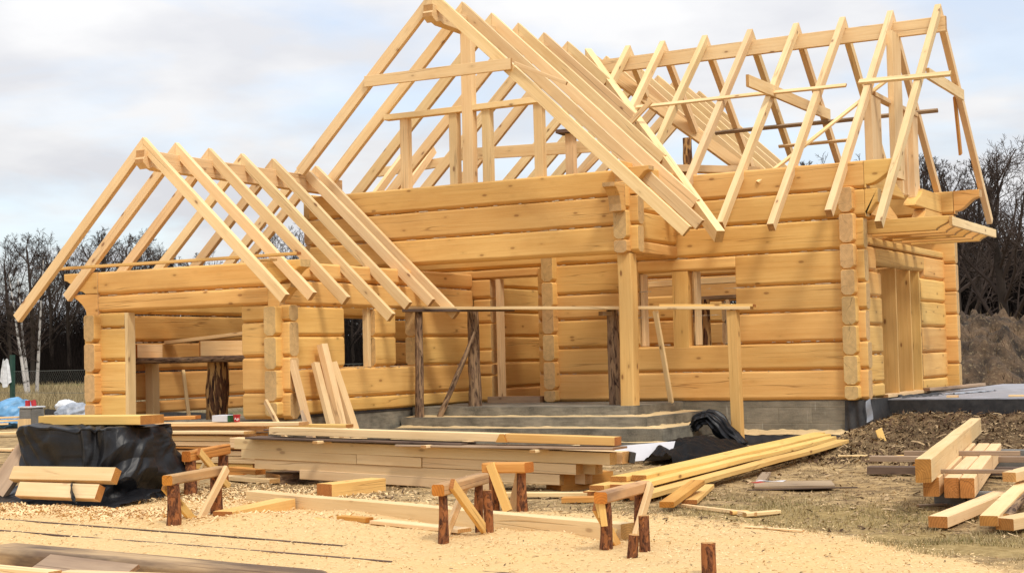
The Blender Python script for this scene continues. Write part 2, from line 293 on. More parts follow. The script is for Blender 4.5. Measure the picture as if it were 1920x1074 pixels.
def mound_mat():
    mt, t, b = newmat('heaped_earth'); tcn = t.nodes.new('ShaderNodeTexCoord'); v = tcn.outputs['Object']
    n = noise_n(t, v, 1.6, 6, 0.65); n2 = noise_n(t, v, 11, 5, 0.7)
    c = mix_n(t, ramp_n(t, n, [(0.38, 0.0), (0.62, 1.0)]), (0.020, 0.012, 0.006), (0.125, 0.075, 0.038))
    c = mix_n(t, ramp_n(t, n2, [(0.55, 0.0), (0.7, 0.7)]), c, (0.27, 0.20, 0.11))
    lk(t, c, b.inputs['Base Color']); b.inputs['Roughness'].default_value = 0.95; bump_n(t, b, math_n(t, 'ADD', n, n2), 0.9, 0.05); return mt
M['mound'] = mound_mat()

# ------------------------------------------------------------------ builders
WL = {}                                                  # world offset of every Empty (no Empty is rotated)
def link(name, me, mat, parent=None, mw=None):
    o = bpy.data.objects.new(name, me); COL.objects.link(o)
    if mat is not None and not me.materials: me.materials.append(mat)
    mw = mw or Matrix.Identity(4)
    if parent is not None:
        o.parent = parent; o.matrix_basis = Matrix.Translation(-WL[parent]) @ mw
    else:
        o.matrix_basis = mw
    return o
def tag(o, label, cat, group=None, kind=None):
    if label: o['label'] = label
    if cat: o['category'] = cat
    if group: o['group'] = group
    if kind: o['kind'] = kind
    return o
def thing(name, label, cat, loc, group=None):
    o = bpy.data.objects.new(name, None); COL.objects.link(o); o.location = loc; o.empty_display_size = 0.2
    WL[o] = Vector(loc); return tag(o, label, cat, group)
def holder(name, parent):
    o = bpy.data.objects.new(name, None); COL.objects.link(o); o.parent = parent; WL[o] = WL[parent].copy(); o.empty_display_size = 0.1
    return o
def frame(p0, p1, upv=(0, 0, 1)):
    p0, p1 = Vector(p0), Vector(p1); x = (p1 - p0).normalized(); u = Vector(upv)
    if abs(x.dot(u)) > 0.995: u = Vector((0, 1, 0))
    y = u.cross(x).normalized(); z = x.cross(y)
    mm = Matrix.Identity(4)
    for i in range(3): mm[i][0], mm[i][1], mm[i][2], mm[i][3] = x[i], y[i], z[i], p0[i]
    return mm, (p1 - p0).length
def mesh_from(verts, faces, smooth=False, name='m'):
    me = bpy.data.meshes.new(name); me.from_pydata([tuple(v) for v in verts], [], faces); me.update()
    if smooth: me.polygons.foreach_set('use_smooth', [True] * len(me.polygons))
    return me
def loft(rings, smooth=False, caps=True, closed=True, name='m'):
    n = len(rings[0]); vs = [v for r in rings for v in r]; fs = []
    for i in range(len(rings) - 1):
        for j in range(n if closed else n - 1):
            a = i * n + j; b2 = i * n + (j + 1) % n
            fs.append((a, b2, b2 + n, a + n))
    nside = len(fs)
    if caps:
        fs.append(tuple(range(n - 1, -1, -1))); fs.append(tuple(range((len(rings) - 1) * n, len(rings) * n)))
    me = bpy.data.meshes.new(name); me.from_pydata([tuple(v) for v in vs], [], fs)
    if smooth:
        me.polygons.foreach_set('use_smooth', [i < nside for i in range(len(fs))])
        if caps:
            k = len(rings) - 1
            at = me.attributes.new('sharp_edge', 'BOOLEAN', 'EDGE'); vals = [False] * len(me.edges)
            for e in me.edges:
                i0, i1 = e.vertices[0] // n, e.vertices[1] // n
                if i0 == i1 and i0 in (0, k): vals[e.index] = True
            at.data.foreach_set('value', vals)
    me.update(); return me
def nz(x, y=0.0, z=0.0): return noise.noise(Vector((x, y, z)))

SEED = [0]
def beam(name, p0, p1, wd, ht, mat, parent=None, upv=(0, 0, 1), bev=0.004, bow=0.004, twist=0.0):
    """sawn timber: centre line p0-p1, wd across, ht along upv, eased edges, a little bow"""
    mm, L = frame(p0, p1, upv); SEED[0] += 1; s = SEED[0] * 3.17
    a, h = wd / 2, ht / 2; e = min(bev, a * 0.4, h * 0.4)
    prof = [(-a + e, -h), (a - e, -h), (a, -h + e), (a, h - e), (a - e, h), (-a + e, h), (-a, h - e), (-a, -h + e)]
    ns = max(1, min(14, int(L / 0.5))); rings = []
    for i in range(ns + 1):
        x = L * i / ns; by = bow * nz(x * 0.7, s) * 2; bz = bow * nz(x * 0.6, s + 9) * 2
        rings.append([(x, y + by, z + bz) for y, z in prof])
    return link(name, loft(rings, False), mat, parent, mm)
def log(name, p0, p1, ht, parent, th=0.22, mat=None, free=0.02):
    """hewn wall log with rounded arrises"""
    mm, L = frame(p0, p1); SEED[0] += 1; s = SEED[0] * 2.31
    a, h = th / 2, ht / 2
    cb, ct = min(0.045, h * 0.3), min(0.022, h * 0.2)
    half = [(a - 0.062, -h), (a - 0.046, -h + 0.003), (a - 0.004, -h + cb), (a, -h + cb + 0.006), (a, -h + cb + 0.02), (a + 0.001, 0.0), (a, h - ct - 0.02), (a, h - ct - 0.005), (a - 0.003, h - ct), (a - 0.024, h - 0.003), (a - 0.06, h)]
    prof = half + [(-y, z) for y, z in reversed(half)]
    xs = [0, free * 0.35, free] + [L * i / max(2, int(L / 0.22)) for i in range(1, max(2, int(L / 0.22)))] + [L - free, L - free * 0.35, L]
    xs = sorted(set(round(x, 4) for x in xs if 0 <= x <= L)); rings = []
    for x in xs:
        d = min(x, L - x); ins = 0.0
        if d < free: q = 1 - d / free; ins = 0.010 * q * q
        wob = 0.0055 * nz(x * 1.1, s); wz = 0.006 * nz(x * 1.7, s + 5); wb = 0.005 * nz(x * 2.6, s + 11)
        ring = []
        for y, z in prof:
            yy = y - math.copysign(min(ins, abs(y)), y) + wob
            z2 = z - math.copysign(min(ins, abs(z)), z) if z else 0
            ring.append((x, yy + 0.003 * nz(x * 3, y * 20 + s, z * 7), z2 + (wz if z > 0 else wb if z < 0 else 0)))
        rings.append(ring)
    return link(name, loft(rings, True), mat or M['log'], parent, mm)
def prism(name, outline, th, origin, xd, zd, mat, parent=None, smooth=False, ease=0.0):
    """outline in local x,z extruded th across local y (centred)"""
    x = Vector(xd).normalized(); z = Vector(zd).normalized(); y = z.cross(x); z = x.cross(y)
    mm = Matrix.Identity(4)
    for i in range(3): mm[i][0], mm[i][1], mm[i][2], mm[i][3] = x[i], y[i], z[i], origin[i]
    ar = sum(outline[i][0] * outline[(i + 1) % len(outline)][1] - outline[(i + 1) % len(outline)][0] * outline[i][1] for i in range(len(outline)))
    ol = outline if ar < 0 else outline[::-1]
    r0 = [(p[0], -th / 2, p[1]) for p in ol]; r1 = [(p[0], th / 2, p[1]) for p in ol]
    me = loft([r0, r1], False)
    bm = bmesh.new(); bm.from_mesh(me); bmesh.ops.recalc_face_normals(bm, faces=bm.faces[:])
    if ease:
        es = [e for e in bm.edges if abs(e.verts[0].co.y - e.verts[1].co.y) < 1e-6]
        bmesh.ops.bevel(bm, geom=es, offset=ease, segments=2, affect='EDGES', profile=0.5)
    bm.to_mesh(me); bm.free()
    return link(name, me, mat, parent, mm)
def rafter(parent, apex, hdir, slope, run, wd, d, mat=None, name='rafter', start=0.0015):
    """rafter with plumb cut at the ridge, top edge starting at apex, falling along hdir (horizontal unit)"""
    th = math.atan(slope); hd = Vector(hdir).normalized()
    xd = hd * cos(th) + Vector((0, 0, -sin(th))); zd = hd * sin(th) + Vector((0, 0, cos(th))); L = run / cos(th)
    SEED[0] += 1; s = SEED[0] * 1.73; ns = max(2, int(L / 0.45)); top, bot = [], []
    for i in range(ns + 1):
        q = i / ns; k = 0.013 * nz(q * 2.2, s) * (1 if 0 < i < ns else 0)
        top.append((L * q, k)); bot.append((d * math.tan(th) + (L - d * math.tan(th)) * q, -d + k))
    org = Vector(apex) + hd * start
    return prism(name, top + bot[::-1], wd, org, xd, zd, mat or M['sawn'], parent, ease=0.004)
def pole(name, p0, p1, r0, r1, mat, parent=None, sides=12, rough=0.08, bend=0.0):
    mm, L = frame(p0, p1); SEED[0] += 1; s = SEED[0] * 4.1; ns = max(5, int(L / 0.07)); rings = []
    for i in range(ns + 1):
        q = i / ns; r = r0 + (r1 - r0) * q; cy = bend * sin(q * pi) + 0.15 * r0 * nz(q * L * 1.5, s); cz = 0.15 * r0 * nz(q * L * 1.5, s + 7)
        rings.append([(L * q, cy + r * cos(2 * pi * k / sides) * (1 + rough * 2 * nz(cos(2 * pi * k / sides) * 1.5, sin(2 * pi * k / sides) * 1.5 + s, q * L * 4)),
                       cz + r * sin(2 * pi * k / sides) * (1 + rough * 2 * nz(cos(2 * pi * k / sides) * 1.5 + 3, sin(2 * pi * k / sides) * 1.5 + s, q * L * 4))) for k in range(sides)])
    return link(name, loft(rings, True), mat, parent, mm)
def grid_mesh(nu, nv, f, smooth=True, thick=0.0):
    vs = [f(i / nu, j / nv) for j in range(nv + 1) for i in range(nu + 1)]
    fs = [(j * (nu + 1) + i, j * (nu + 1) + i + 1, (j + 1) * (nu + 1) + i + 1, (j + 1) * (nu + 1) + i) for j in range(nv) for i in range(nu)]
    return mesh_from(vs, fs, smooth)
def solid(o, th, off=-1):
    md = o.modifiers.new('thickness', 'SOLIDIFY'); md.thickness = th; md.offset = off; return o
def slab_box(name, x0, x1, y0, y1, z0, z1, mat, parent=None, bev=0.01, jit=0.0):
    bm = bmesh.new(); bmesh.ops.create_cube(bm, size=1)
    for v in bm.verts: v.co = Vector(((x0 + x1) / 2 + v.co.x * (x1 - x0), (y0 + y1) / 2 + v.co.y * (y1 - y0), (z0 + z1) / 2 + v.co.z * (z1 - z0)))
    bmesh.ops.bevel(bm, geom=bm.edges[:], offset=bev, segments=2, affect='EDGES')
    me = bpy.data.meshes.new(name); bm.to_mesh(me); bm.free(); return link(name, me, mat, parent)

# ------------------------------------------------------------------ ground
def sstep(a, b, x):
    q = max(0.0, min(1.0, (x - a) / (b - a))); return q * q * (3 - 2 * q)
SAW = [(-30, -10.9), (-5.95, -10.55), (-3.84, -10.3), (-3.26, -9.9), (-2.85, -9.3), (-0.87, -9.75), (0.26, -10.15), (1.39, -10.05), (1.93, -10.3), (2.74, -10.5), (3.32, -11.0), (4.1, -11.8), (4.72, -12.4), (7, -14.5), (30, -20)]
def saw_edge(x):
    for (a, ya), (b, yb) in zip(SAW, SAW[1:]):
        if a <= x <= b: return ya + (yb - ya) * (x - a) / (b - a)
    return SAW[-1][1]
def bumpn(x, y, s): return noise.noise(Vector((x * s, y * s, 3.3)))
LINES = ((-5.2, -12.03, 0.05, -12.78), (-4.4, -12.74, 0.9, -13.40))
def height(x, y):
    near = 1.0 if (-9 < x < 8 and y < 2) else 0.4
    h = -0.62 + near * (0.022 * bumpn(x, y, 1.1) + 0.014 * bumpn(x, y, 3.1))
    sd = saw_edge(x) - y
    if sd > -0.6:
        k = sstep(-0.3, 0.8, sd); h += k * (-0.012 + 0.030 * bumpn(x + 5, y, 0.9) + 0.014 * bumpn(x, y, 5.0) + 0.006 * bumpn(x, y, 13.0))
    for (mx, my, r, a) in ((-1.75, -11.55, 0.40, 0.06), (1.3, -12.5, 0.5, 0.03), (-0.2, -11.95, 0.45, 0.03), (-0.9, -11.6, 0.45, 0.05), (3.2, -12.6, 0.9, 0.04), (-3.4, -12.4, 0.9, 0.03)):
        h += a * exp(-((x - mx) ** 2 + (y - my) ** 2) / (r * r))
    if -2.9 < x < 2.0 and -12.8 < y < -10.0:
        dl = -(x + 2.92) * 0.297 - (y + 10.13) * 0.955 - 0.18                # drift against the near side of the long beam
        h += 0.055 * exp(-(dl / 0.13) ** 2) * sstep(-2.5, -1.4, x) * (0.55 + 0.8 * bumpn(x, y, 1.3)) if dl > -0.2 else 0.0
    for (ax, ay, bx_, by_) in LINES:                                       # packed flat along the buried boards
        if ax - 0.5 < x < bx_ + 0.5 and -14 < y < -11.6:
            q = max(0.0, min(1.0, ((x - ax) * (bx_ - ax) + (y - ay) * (by_ - ay)) / ((bx_ - ax) ** 2 + (by_ - ay) ** 2)))
            dd = sqrt((x - ax - q * (bx_ - ax)) ** 2 + (y - ay - q * (by_ - ay)) ** 2); wq = 1 - sstep(0.12, 0.40, dd)
            h = h * (1 - wq) + wq * (-0.605 + 0.010 * bumpn(x, y, 1.7) + 0.004 * bumpn(x, y, 6.0))
    # bank of loose earth rising to the terrace
    if x > -0.6:
        k = sstep(-4.6, 0.6, y) * sstep(-0.35, 0.75, x) * (1 - sstep(9.5, 13, y))
        h += k * (0.37 + 0.05 * bumpn(x, y, 1.9) + 0.12 * abs(bumpn(x + 9, y, 2.7)) + 0.06 * bumpn(x, y, 5.0) + 0.04 * abs(bumpn(x, y, 9.0))) - k * 0.05
    if -9.9 < x < 0.15 and -5.1 < y < 5.6: h = min(h, -0.64)
    if x > 0.1 and 1.35 < y < 9.9: h = min(h, -0.36)
    d = sqrt(x * x + y * y)
    if d > 22: h += 0.35 * sstep(30, 130, y + 0.2 * (-x)) + 0.0
    return h
def axis(lo, hi, fine0, fine1, st, growth):
    pts = []; p = fine0
    while p <= fine1: pts.append(p); p += st
    s = st; p = fine0
    while p > lo: s *= growth; p -= s; pts.insert(0, p)
    s = st; p = pts[-1]
    while p < hi: s *= growth; p += s; pts.append(p)
    return pts
gx = axis(-900, 900, -6.4, 5.6, 0.06, 1.16); gy = axis(-60, 1500, -14.9, -2.5, 0.065, 1.12)
gv = [(x, y, height(x, y)) for y in gy for x in gx]; nx_ = len(gx)
gf = [(j * nx_ + i, j * nx_ + i + 1, (j + 1) * nx_ + i + 1, (j + 1) * nx_ + i) for j in range(len(gy) - 1) for i in range(nx_ - 1)]
gm = mesh_from(gv, gf, True, 'ground')
def put(name, fn):
    at = gm.attributes.new(name, 'FLOAT', 'POINT'); at.data.foreach_set('value', [fn(v[0], v[1]) for v in gv])
put('sawdust', lambda x, y: sstep(-0.45, 0.35, saw_edge(x) - y) * (1 - sstep(8, 14, -y - 14)) if y < -6 else (0.36 * sstep(-2.6, -0.6, y) if (-2.6 < x < 1.2 and y < 0.2) else 0.0) + 0.25 * exp(-((x + 3.2) ** 2) / 2 - ((y + 8.8) ** 2) / 1.2))
put('grass', lambda x, y: max(0.0, 1 - sqrt(((x - 2.6) / 1.9) ** 2 + ((y + 9.7) / 1.3) ** 2)) * 1.4 + max(0.0, 1 - sqrt(((x - 4.2) / 1.5) ** 2 + ((y + 11.2) / 1.0) ** 2)) * 1.5 if y > -13 else 0.0)
put('earth', lambda x, y: sstep(-4.2, -2.2, y + 0.3 * bumpn(x, y, 1.0)) * sstep(0.3, 1.0, x + 0.2 * bumpn(x, y, 2.0)) if y < 12 else 0.0)
put('field', lambda x, y: sstep(7.5, 10.5, y + 0.33 * (x + 27)) if x < -8 else sstep(12, 16, y))
put('meadow', lambda x, y: sstep(62, 75, y - 0.25 * x) * 0.9)
ground = link('ground', gm, M['ground']); tag(ground, None, None, kind='structure')
def G(x, y): return height(x, y)

# ------------------------------------------------------------------ the log house
H = thing('log_house', 'unfinished honey coloured log house with bare rafters over three gables', 'house', (-4.0, -1.0, -0.6))
GX0, GX1, GY = -9.95, -6.35, -5.2            # garage wing: outer faces left, right, front
T = 0.22
def xlogs(wl, y, zs, x0, x1, gap=0.012, carve=None):
    for z0, z1 in zip(zs, zs[1:]): log('log', (x0, y, (z0 + z1) / 2), (x1, y, (z0 + z1) / 2), z1 - z0 - gap, wl)
def xl(wl, y, z0, z1, x0, x1): return log('log', (x0, y, (z0 + z1) / 2), (x1, y, (z0 + z1) / 2), z1 - z0 - 0.006, wl)
def yl(wl, x, z0, z1, y0, y1): return log('log', (x, y0, (z0 + z1) / 2), (x, y1, (z0 + z1) / 2), z1 - z0 - 0.006, wl)

# foundation, floors
fnd = slab_box('foundation', -6.3, 0.19, 0.03, 0.25, -0.75, -0.004, M['blockwork'], H)
slab_box('foundation', GX1 - 0.20, GX1 - 0.03, -5.12, 0.0, -0.75, -0.03, M['concrete'], H)
slab_box('foundation', -9.9, GX1 - 0.2, -5.16, -4.95, -0.75, -0.05, M['concrete'], H)
slab_box('floor_slab', -9.9, GX1 - 0.22, -4.94, 0.02, -0.72, -0.14, M['concrete'], H)
slab_box('floor_slab', -9.85, 0.15, 0.26, 5.6, -0.72, -0.03, M['concrete'], H)
slab_box('damp_proof_strip', GX1 - 0.215, GX1 - 0.022, -5.17, -1.0, -0.034, -0.006, M['membrane'], H, 0.003)
# main front wall
ZF = [0.0, 0.45, 0.88, 1.32, 1.73, 2.22, 2.68, 3.10, 3.52]
W = holder('log_wall', H); YF = T / 2
xl(W, YF, 0, 0.45, -5.12, 0.33); xl(W, YF, 0, 0.45, -9.72, -6.03)
xl(W, YF, 0.45, 0.86, -5.12, 0.34); xl(W, YF, 0.45, 0.645, -9.72, -6.03); xl(W, YF, 0.645, 0.88, -9.72, -9.35); xl(W, YF, 0.645, 0.88, -6.35, -6.03)
for z0, z1, e in ((0.86, 1.32, 0.32), (1.32, 1.73, 0.34)):
    xl(W, YF, z0, z1, -1.68, e); xl(W, YF, z0, z1, -5.12, -3.31); xl(W, YF, z0, z1, -9.72, -9.35); xl(W, YF, z0, z1, -6.35, -6.03)
xl(W, YF, 1.73, 2.22, -1.68, 0.33); xl(W, YF, 1.73, 2.22, -5.12, -3.31); xl(W, YF, 1.73, 2.06, -9.72, -6.03)
log('log', (-3.32, YF, 2.115), (-1.67, YF, 2.115), 0.195, W)
log('log', (-9.72, YF, 2.135), (-5.0, YF, 2.135), 0.145, W)
xl(W, YF, 2.22, 2.68, -9.72, 0.33); xl(W, YF, 2.68, 3.10, -9.72, 0.36)
xl(W, YF, 3.10, 3.52, -6.3, 0.36)
# carved eave brackets at the right end of the two top logs
def scarve(L, h, drop):
    """bracket: flat top, small step below, then an ogee swept up to the nose"""
    pts = [(0, -h / 2), (0, h / 2), (L, h / 2), (L, h / 2 - h * drop)]
    for i in range(1, 13):
        q = i / 12.0; pts.append((L * (1 - q * 0.94), h / 2 - h * drop - (h * (0.88 - drop)) * (q - 0.13 * sin(2 * pi * q))))
    pts.append((L * 0.06, -h / 2)); return pts
prism('log_bracket', scarve(0.50, 0.405, 0.42), 0.21, (0.362, YF, 3.31), (1, 0, 0), (0, 0, 1), M['log'], W, ease=0.012)
prism('log_bracket', scarve(0.20, 0.40, 0.5), 0.21, (0.362, YF, 2.89), (1, 0, 0), (0, 0, 1), M['log'], W, ease=0.012)
# window post and its framing, door framing
beam('window_post', (-2.60, 0.10, 0.80), (-2.60, 0.10, 2.02), 0.26, 0.20, M['log'], W, upv=(0, 1, 0))
beam('window_frame', (-2.37, 0.16, 0.87), (-2.37, 0.16, 2.01), 0.05, 0.18, M['sawn'], W, upv=(0, 1, 0))
beam('window_frame', (-3.28, 0.16, 0.87), (-3.28, 0.16, 2.01), 0.05, 0.18, M['sawn'], W, upv=(0, 1, 0))
beam('door_frame', (-5.88, 0.08, 0.03), (-5.88, 0.08, 2.05), 0.07, 0.16, M['sawn'], W, upv=(0, 1, 0))
beam('door_frame', (-5.15, 0.20, 0.03), (-5.15, 0.20, 2.05), 0.05, 0.16, M['sawn'], W, upv=(0, 1, 0))
beam('threshold', (-6.0, -0.12, 0.045), (-5.02, -0.12, 0.045), 0.16, 0.12, M['grey'], W)
# cross wall whose log ends pass through the front wall beside the door
W = holder('log_wall', H)
for z0, z1 in ((0.0, 0.20), (0.20, 0.66), (0.66, 1.10), (1.10, 1.53), (1.53, 1.95), (1.95, 2.40)):
    yl(W, -4.87, z0, z1, -0.14, 2.4)
# inner partition seen through the doorway and the window
W = holder('log_wall', H)
for z0, z1 in ((0.0, 0.22), (0.22, 0.66), (0.66, 1.10), (1.10, 1.52), (1.52, 1.95), (1.95, 2.4)): yl(W, -6.4, z0, z1, 0.24, 2.5)
for z0, z1 in ((0.0, 0.45), (0.45, 0.88), (0.88, 1.32), (1.32, 1.75)): xl(W, 2.6, z0, z1, -6.5, -3.4)
# right end wall
XE = T / 2; W = holder('log_wall', H); HE = [0.0, 0.22, 0.66, 1.10, 1.53, 1.92]
for z0, z1 in zip(HE, HE[1:]):
    yl(W, XE, z0, z1, -0.13, 1.28); yl(W, XE, z0, z1, 3.72, 5.62)
log('log', (XE, 1.03, 2.165), (XE, 3.97, 2.165), 0.264, W)
yl(W, XE, 1.92, 2.30, -0.13, 1.03); yl(W, XE, 1.92, 2.30, 3.97, 5.62)
yl(W, XE, 2.31, 2.44, 0.24, 5.5)
for z0, z1, a, b2 in ((2.30, 2.75, 0.24, 0.26), (2.75, 3.14, 0.24, 0.26)):
    log('log', (XE, -0.13, (z0 + z1) / 2), (XE, 0.25, (z0 + z1) / 2), z1 - z0 - 0.012, W)
def snose(L, h, k=0.55):
    pts = [(0, -h / 2), (0, h / 2), (L * k, h / 2)]
    for i in range(1, 10):
        q = i / 9.0; pts.append((L * (k + (1 - k) * (0.5 - 0.5 * cos(pi * q)) * (0.75 + 0.25 * q)), h / 2 - h * q))
    return pts
prism('log_bracket', snose(2.25, 0.40, 0.6), 0.21, (XE, 0.25, 2.98), (0, 1, 0), (0, 0, 1), M['log'], W, ease=0.012)
prism('log_bracket', snose(2.65, 0.34, 0.72), 0.21, (XE, 0.25, 3.36), (0, 1, 0), (0, 0, 1), M['log'], W, ease=0.012)
prism('log_bracket', snose(1.75, 0.33, 0.7), 0.21, (XE, 5.48, 2.965), (0, -1, 0), (0, 0, 1), M['log'], W, ease=0.012)
prism('log_bracket', snose(1.95, 0.32, 0.72), 0.21, (XE, 5.48, 3.30), (0, -1, 0), (0, 0, 1), M['log'], W, ease=0.012)
# planks standing in the end doorway
for y in (2.2, 3.1): beam('door_plank', (0.05, y, 0.02), (0.05, y, 2.02), 0.29, 0.05, M['yellow'], W, upv=(0, 1, 0))
beam('door_frame', (0.10, 3.69, 0.02), (0.10, 3.69, 2.02), 0.20, 0.05, M['yellow'], W, upv=(0, 1, 0))
beam('door_sill', (0.16, 1.3, 0.015), (0.16, 3.7, 0.015), 0.20, 0.05, M['sawn'], W)
beam('sill_board', (0.30, 3.5, 0.05), (0.62, 6.3, 0.05), 0.12, 0.05, M['grey'], W)
# canopy joists over the end door
for i, y in enumerate((0.32, 0.90, 1.48, 2.06, 2.64, 3.20)):
    L = 1.30; h = 0.20
    ol = [(0, -h / 2), (0, h / 2), (L, h / 2), (L, h * 0.18)] + [(L - 0.20 * (0.5 - 0.5 * cos(pi * q / 6)), h * 0.18 - h * 0.68 * q / 6) for q in range(1, 7)]
    prism('canopy_joist', ol, 0.13, (0.222, y, 2.545), (1, 0, 0), (0, 0, 1), M['log'], W, ease=0.008)
beam('canopy_trim', (1.545, 0.22, 2.56), (1.545, 3.30, 2.56), 0.045, 0.13, M['sawn'], W)
beam('canopy_board', (0.55, 0.9, 2.665), (0.75, 2.4, 2.665), 0.35, 0.03, M['sawn'], W)
# rear wall
W = holder('log_wall', H); YR = 5.5
for z0, z1 in zip(ZF, ZF[1:]):
    if 0.86 < z1 <= 2.0 and z0 > 0.8:
        xl(W, YR, z0, z1, -3.62, 0.42); xl(W, YR, z0, z1, -9.72, -4.02)
    else: xl(W, YR, z0, z1, -9.72, 0.42)
prism('log_bracket', scarve(0.46, 0.41, 0.33), 0.21, (0.425, YR, 3.31), (1, 0, 0), (0, 0, 1), M['log'], W, ease=0.012)
beam('window_frame', (-3.9, 5.42, 0.9), (-3.9, 5.42, 1.75), 0.06, 0.1, M['sawn'], W, upv=(0, 1, 0))
# rear gable end of the cross wing
W = holder('log_wall', H)
for z0, z1 in zip(ZF[4:], ZF[5:]): yl(W, -8.55, z0, z1, -1.6, 5.5)

# garage wing
W = holder('log_wall', H); ZG = [-0.04, 0.33, 0.82, 1.31]; YG = GY + T / 2
for z0, z1 in zip(ZG, ZG[1:]):
    xl(W, YG, z0, z1, -10.06, -9.26); xl(W, YG, z0, z1, -7.06, -6.23)
xl(W, YG, 1.31, 1.545, -10.02, -9.27); xl(W, YG, 1.31, 1.545, -7.06, -6.23)
log('log', (-9.80, YG, 1.675), (-6.53, YG, 1.675), 0.245, W); log('log', (-9.80, YG, 1.985), (-6.53, YG, 1.985), 0.35, W)
beam('door_post', (-9.235, GY + 0.09, -0.05), (-9.235, GY + 0.09, 1.535), 0.06, 0.16, M['sawn'], W, upv=(0, 1, 0))
# carved consoles carrying the eaves at the garage corners
def console(x, sgn, k=1.0):
    o1 = [(-0.02, -0.17), (-0.02, 0.15), (0.66 * k, 0.15), (0.66 * k, 0.05), (0.60 * k, 0.035), (0.52 * k, -0.01), (0.45 * k, -0.07), (0.37 * k, -0.115), (0.28 * k, -0.135), (0.22 * k, -0.17)]
    o2 = [(-0.02, -0.20), (-0.02, 0.17), (0.46 * k, 0.17), (0.45 * k, 0.12), (0.38 * k, 0.08), (0.30 * k, 0.02), (0.225 * k, -0.07), (0.20 * k, -0.20)]
    prism('eave_console', o1, 0.24, (x, -5.103, 2.005), (sgn, 0, 0), (0, 0, 1), M['log'], W, ease=0.012)
    prism('eave_console', o2, 0.22, (x, -5.107, 1.66), (sgn, 0, 0), (0, 0, 1), M['log'], W, ease=0.012)
console(-9.79, -1); console(-6.56, 1, 0.85)
W = holder('log_wall', H); ZS = [0.0, 0.21, 0.655, 1.105, 1.53, 1.89]; XG = GX1 - T / 2; y0 = GY - 0.13
yl(W, XG, 0.0, 0.21, y0, -0.02); yl(W, XG, 0.21, 0.645, y0, -0.02)
for z0, z1 in ((0.645, 1.105), (1.105, 1.53)):
    yl(W, XG, z0, z1, y0, -3.72); yl(W, XG, z0, z1, -2.92, -2.37); yl(W, XG, z0, z1, -1.78, -0.02)
yl(W, XG, 1.53, 1.89, -5.10, -0.02); log('log', (XG, -5.10, 2.03), (XG, -0.02, 2.03), 0.25, W)
beam('window_post', (XG - 0.02, -2.97, 0.655), (XG - 0.02, -2.97, 1.525), 0.09, 0.08, M['sawn'], W)
W = holder('log_wall', H); XL = GX0 + T / 2
for z0, z1 in zip(ZS, ZS[1:]):
    if z1 < 0:
        pass
    elif 0.6 < z0 < 1.2:
        log('log', (XL, y0, (z0 + z1) / 2), (XL, 1.02, (z0 + z1) / 2), z1 - z0 - 0.022, W); log('log', (XL, 1.9, (z0 + z1) / 2), (XL, 5.6, (z0 + z1) / 2), z1 - z0 - 0.022, W)
    else: log('log', (XL, y0 if z0 < 1.5 else -5.10, (z0 + z1) / 2), (XL, 5.6, (z0 + z1) / 2), z1 - z0 - 0.022, W)
log('log', (XL, -5.10, 2.03), (XL, -0.02, 2.03), 0.25, W)

# fibre packing squeezed out of the seams here and there
PK = random.Random(8); pv, pf = [], []
def packing(ax, c, seams, lo, hi, n, skip=()):
    for _ in range(n):
        z = PK.choice(seams) + PK.uniform(-0.006, 0.006); t_ = PK.uniform(lo, hi)
        if any(a_ < t_ < b_ for a_, b_ in skip): continue
        L = PK.uniform(0.01, 0.10) * PK.random(); hh_ = PK.uniform(0.003, 0.010); o_ = PK.uniform(-0.022, 0.004); i = len(pv)
        for dz in (-hh_, hh_):
            for dt in (-L, L):
                pv.append((t_ + dt, c - o_ * (1 if ax == 0 else 0) - 0.0 + (0 if ax == 0 else 0), z + dz * PK.uniform(0.4, 1)) if ax == 0 else (c + o_, t_ + dt, z + dz * PK.uniform(0.4, 1)))
        pf.append((i, i + 1, i + 3, i + 2))
packing(0, 0.0, ZF[1:8], -5.0, 0.3, 260, ()); packing(0, -1.75, [2.64, 3.075], -8.3, -2.6, 110); packing(1, GX1, [0.21, 0.645, 1.53, 1.89], -5.1, -0.1, 140); packing(1, 0.22, [0.22, 0.66, 1.1, 1.53], 0.0, 1.25, 30)
packing(0, GY, [0.33, 0.82, 1.31], -9.75, -9.3, 16); packing(0, GY, [1.80], -9.75, -6.6, 40); packing(1, GX0 + T, [0.21, 0.655, 1.105, 1.53], -5, 1, 90)
link('seam_packing', mesh_from(pv, pf), M['packing'], H)['kind'] = 'stuff'
# porch gable: three log fascia, return wall, post
W = holder('log_wall', H); YP = -1.75 + T / 2; ZP = [2.23, 2.64, 3.075, 3.47]
xl(W, YP, ZP[0], ZP[1], -8.44, -2.50); xl(W, YP, ZP[1], ZP[2], -8.44, -2.49); xl(W, YP, ZP[2], ZP[3], -8.44, -2.80)
W = holder('log_wall', H); XR = -2.62 - T / 2; ye = -1.88
log('log', (XR, ye, 2.32), (XR, -0.005, 2.32), 0.20, W)
yl(W, XR, 2.42, 2.86, ye, -0.005); yl(W, XR, 2.86, 3.27, ye, -0.005); log('log', (XR, -1.6, 3.42), (XR, -0.005, 3.42), 0.28, W)
o3 = [(-0.02, -0.22), (-0.02, 0.18), (0.36, 0.18), (0.36, 0.12), (0.28, 0.09), (0.19, 0.0), (0.15, -0.12), (0.14, -0.22)]
prism('eave_console', o3, 0.2, (XR - 0.005, -1.86, 3.05), (0, -1, 0), (0, 0, 1), M['log'], W, ease=0.012)
prism('eave_console', o3, 0.2, (-2.66, YP - 0.01, 3.31), (1, 0, 0), (0, 0, 1), M['log'], W, ease=0.012)
prism('eave_console', [(x * 1.25, z * 0.8) for x, z in o3], 0.2, (XR - 0.005, -1.60, 3.42), (0, -1, 0), (0, 0, 1), M['log'], W, ease=0.012)
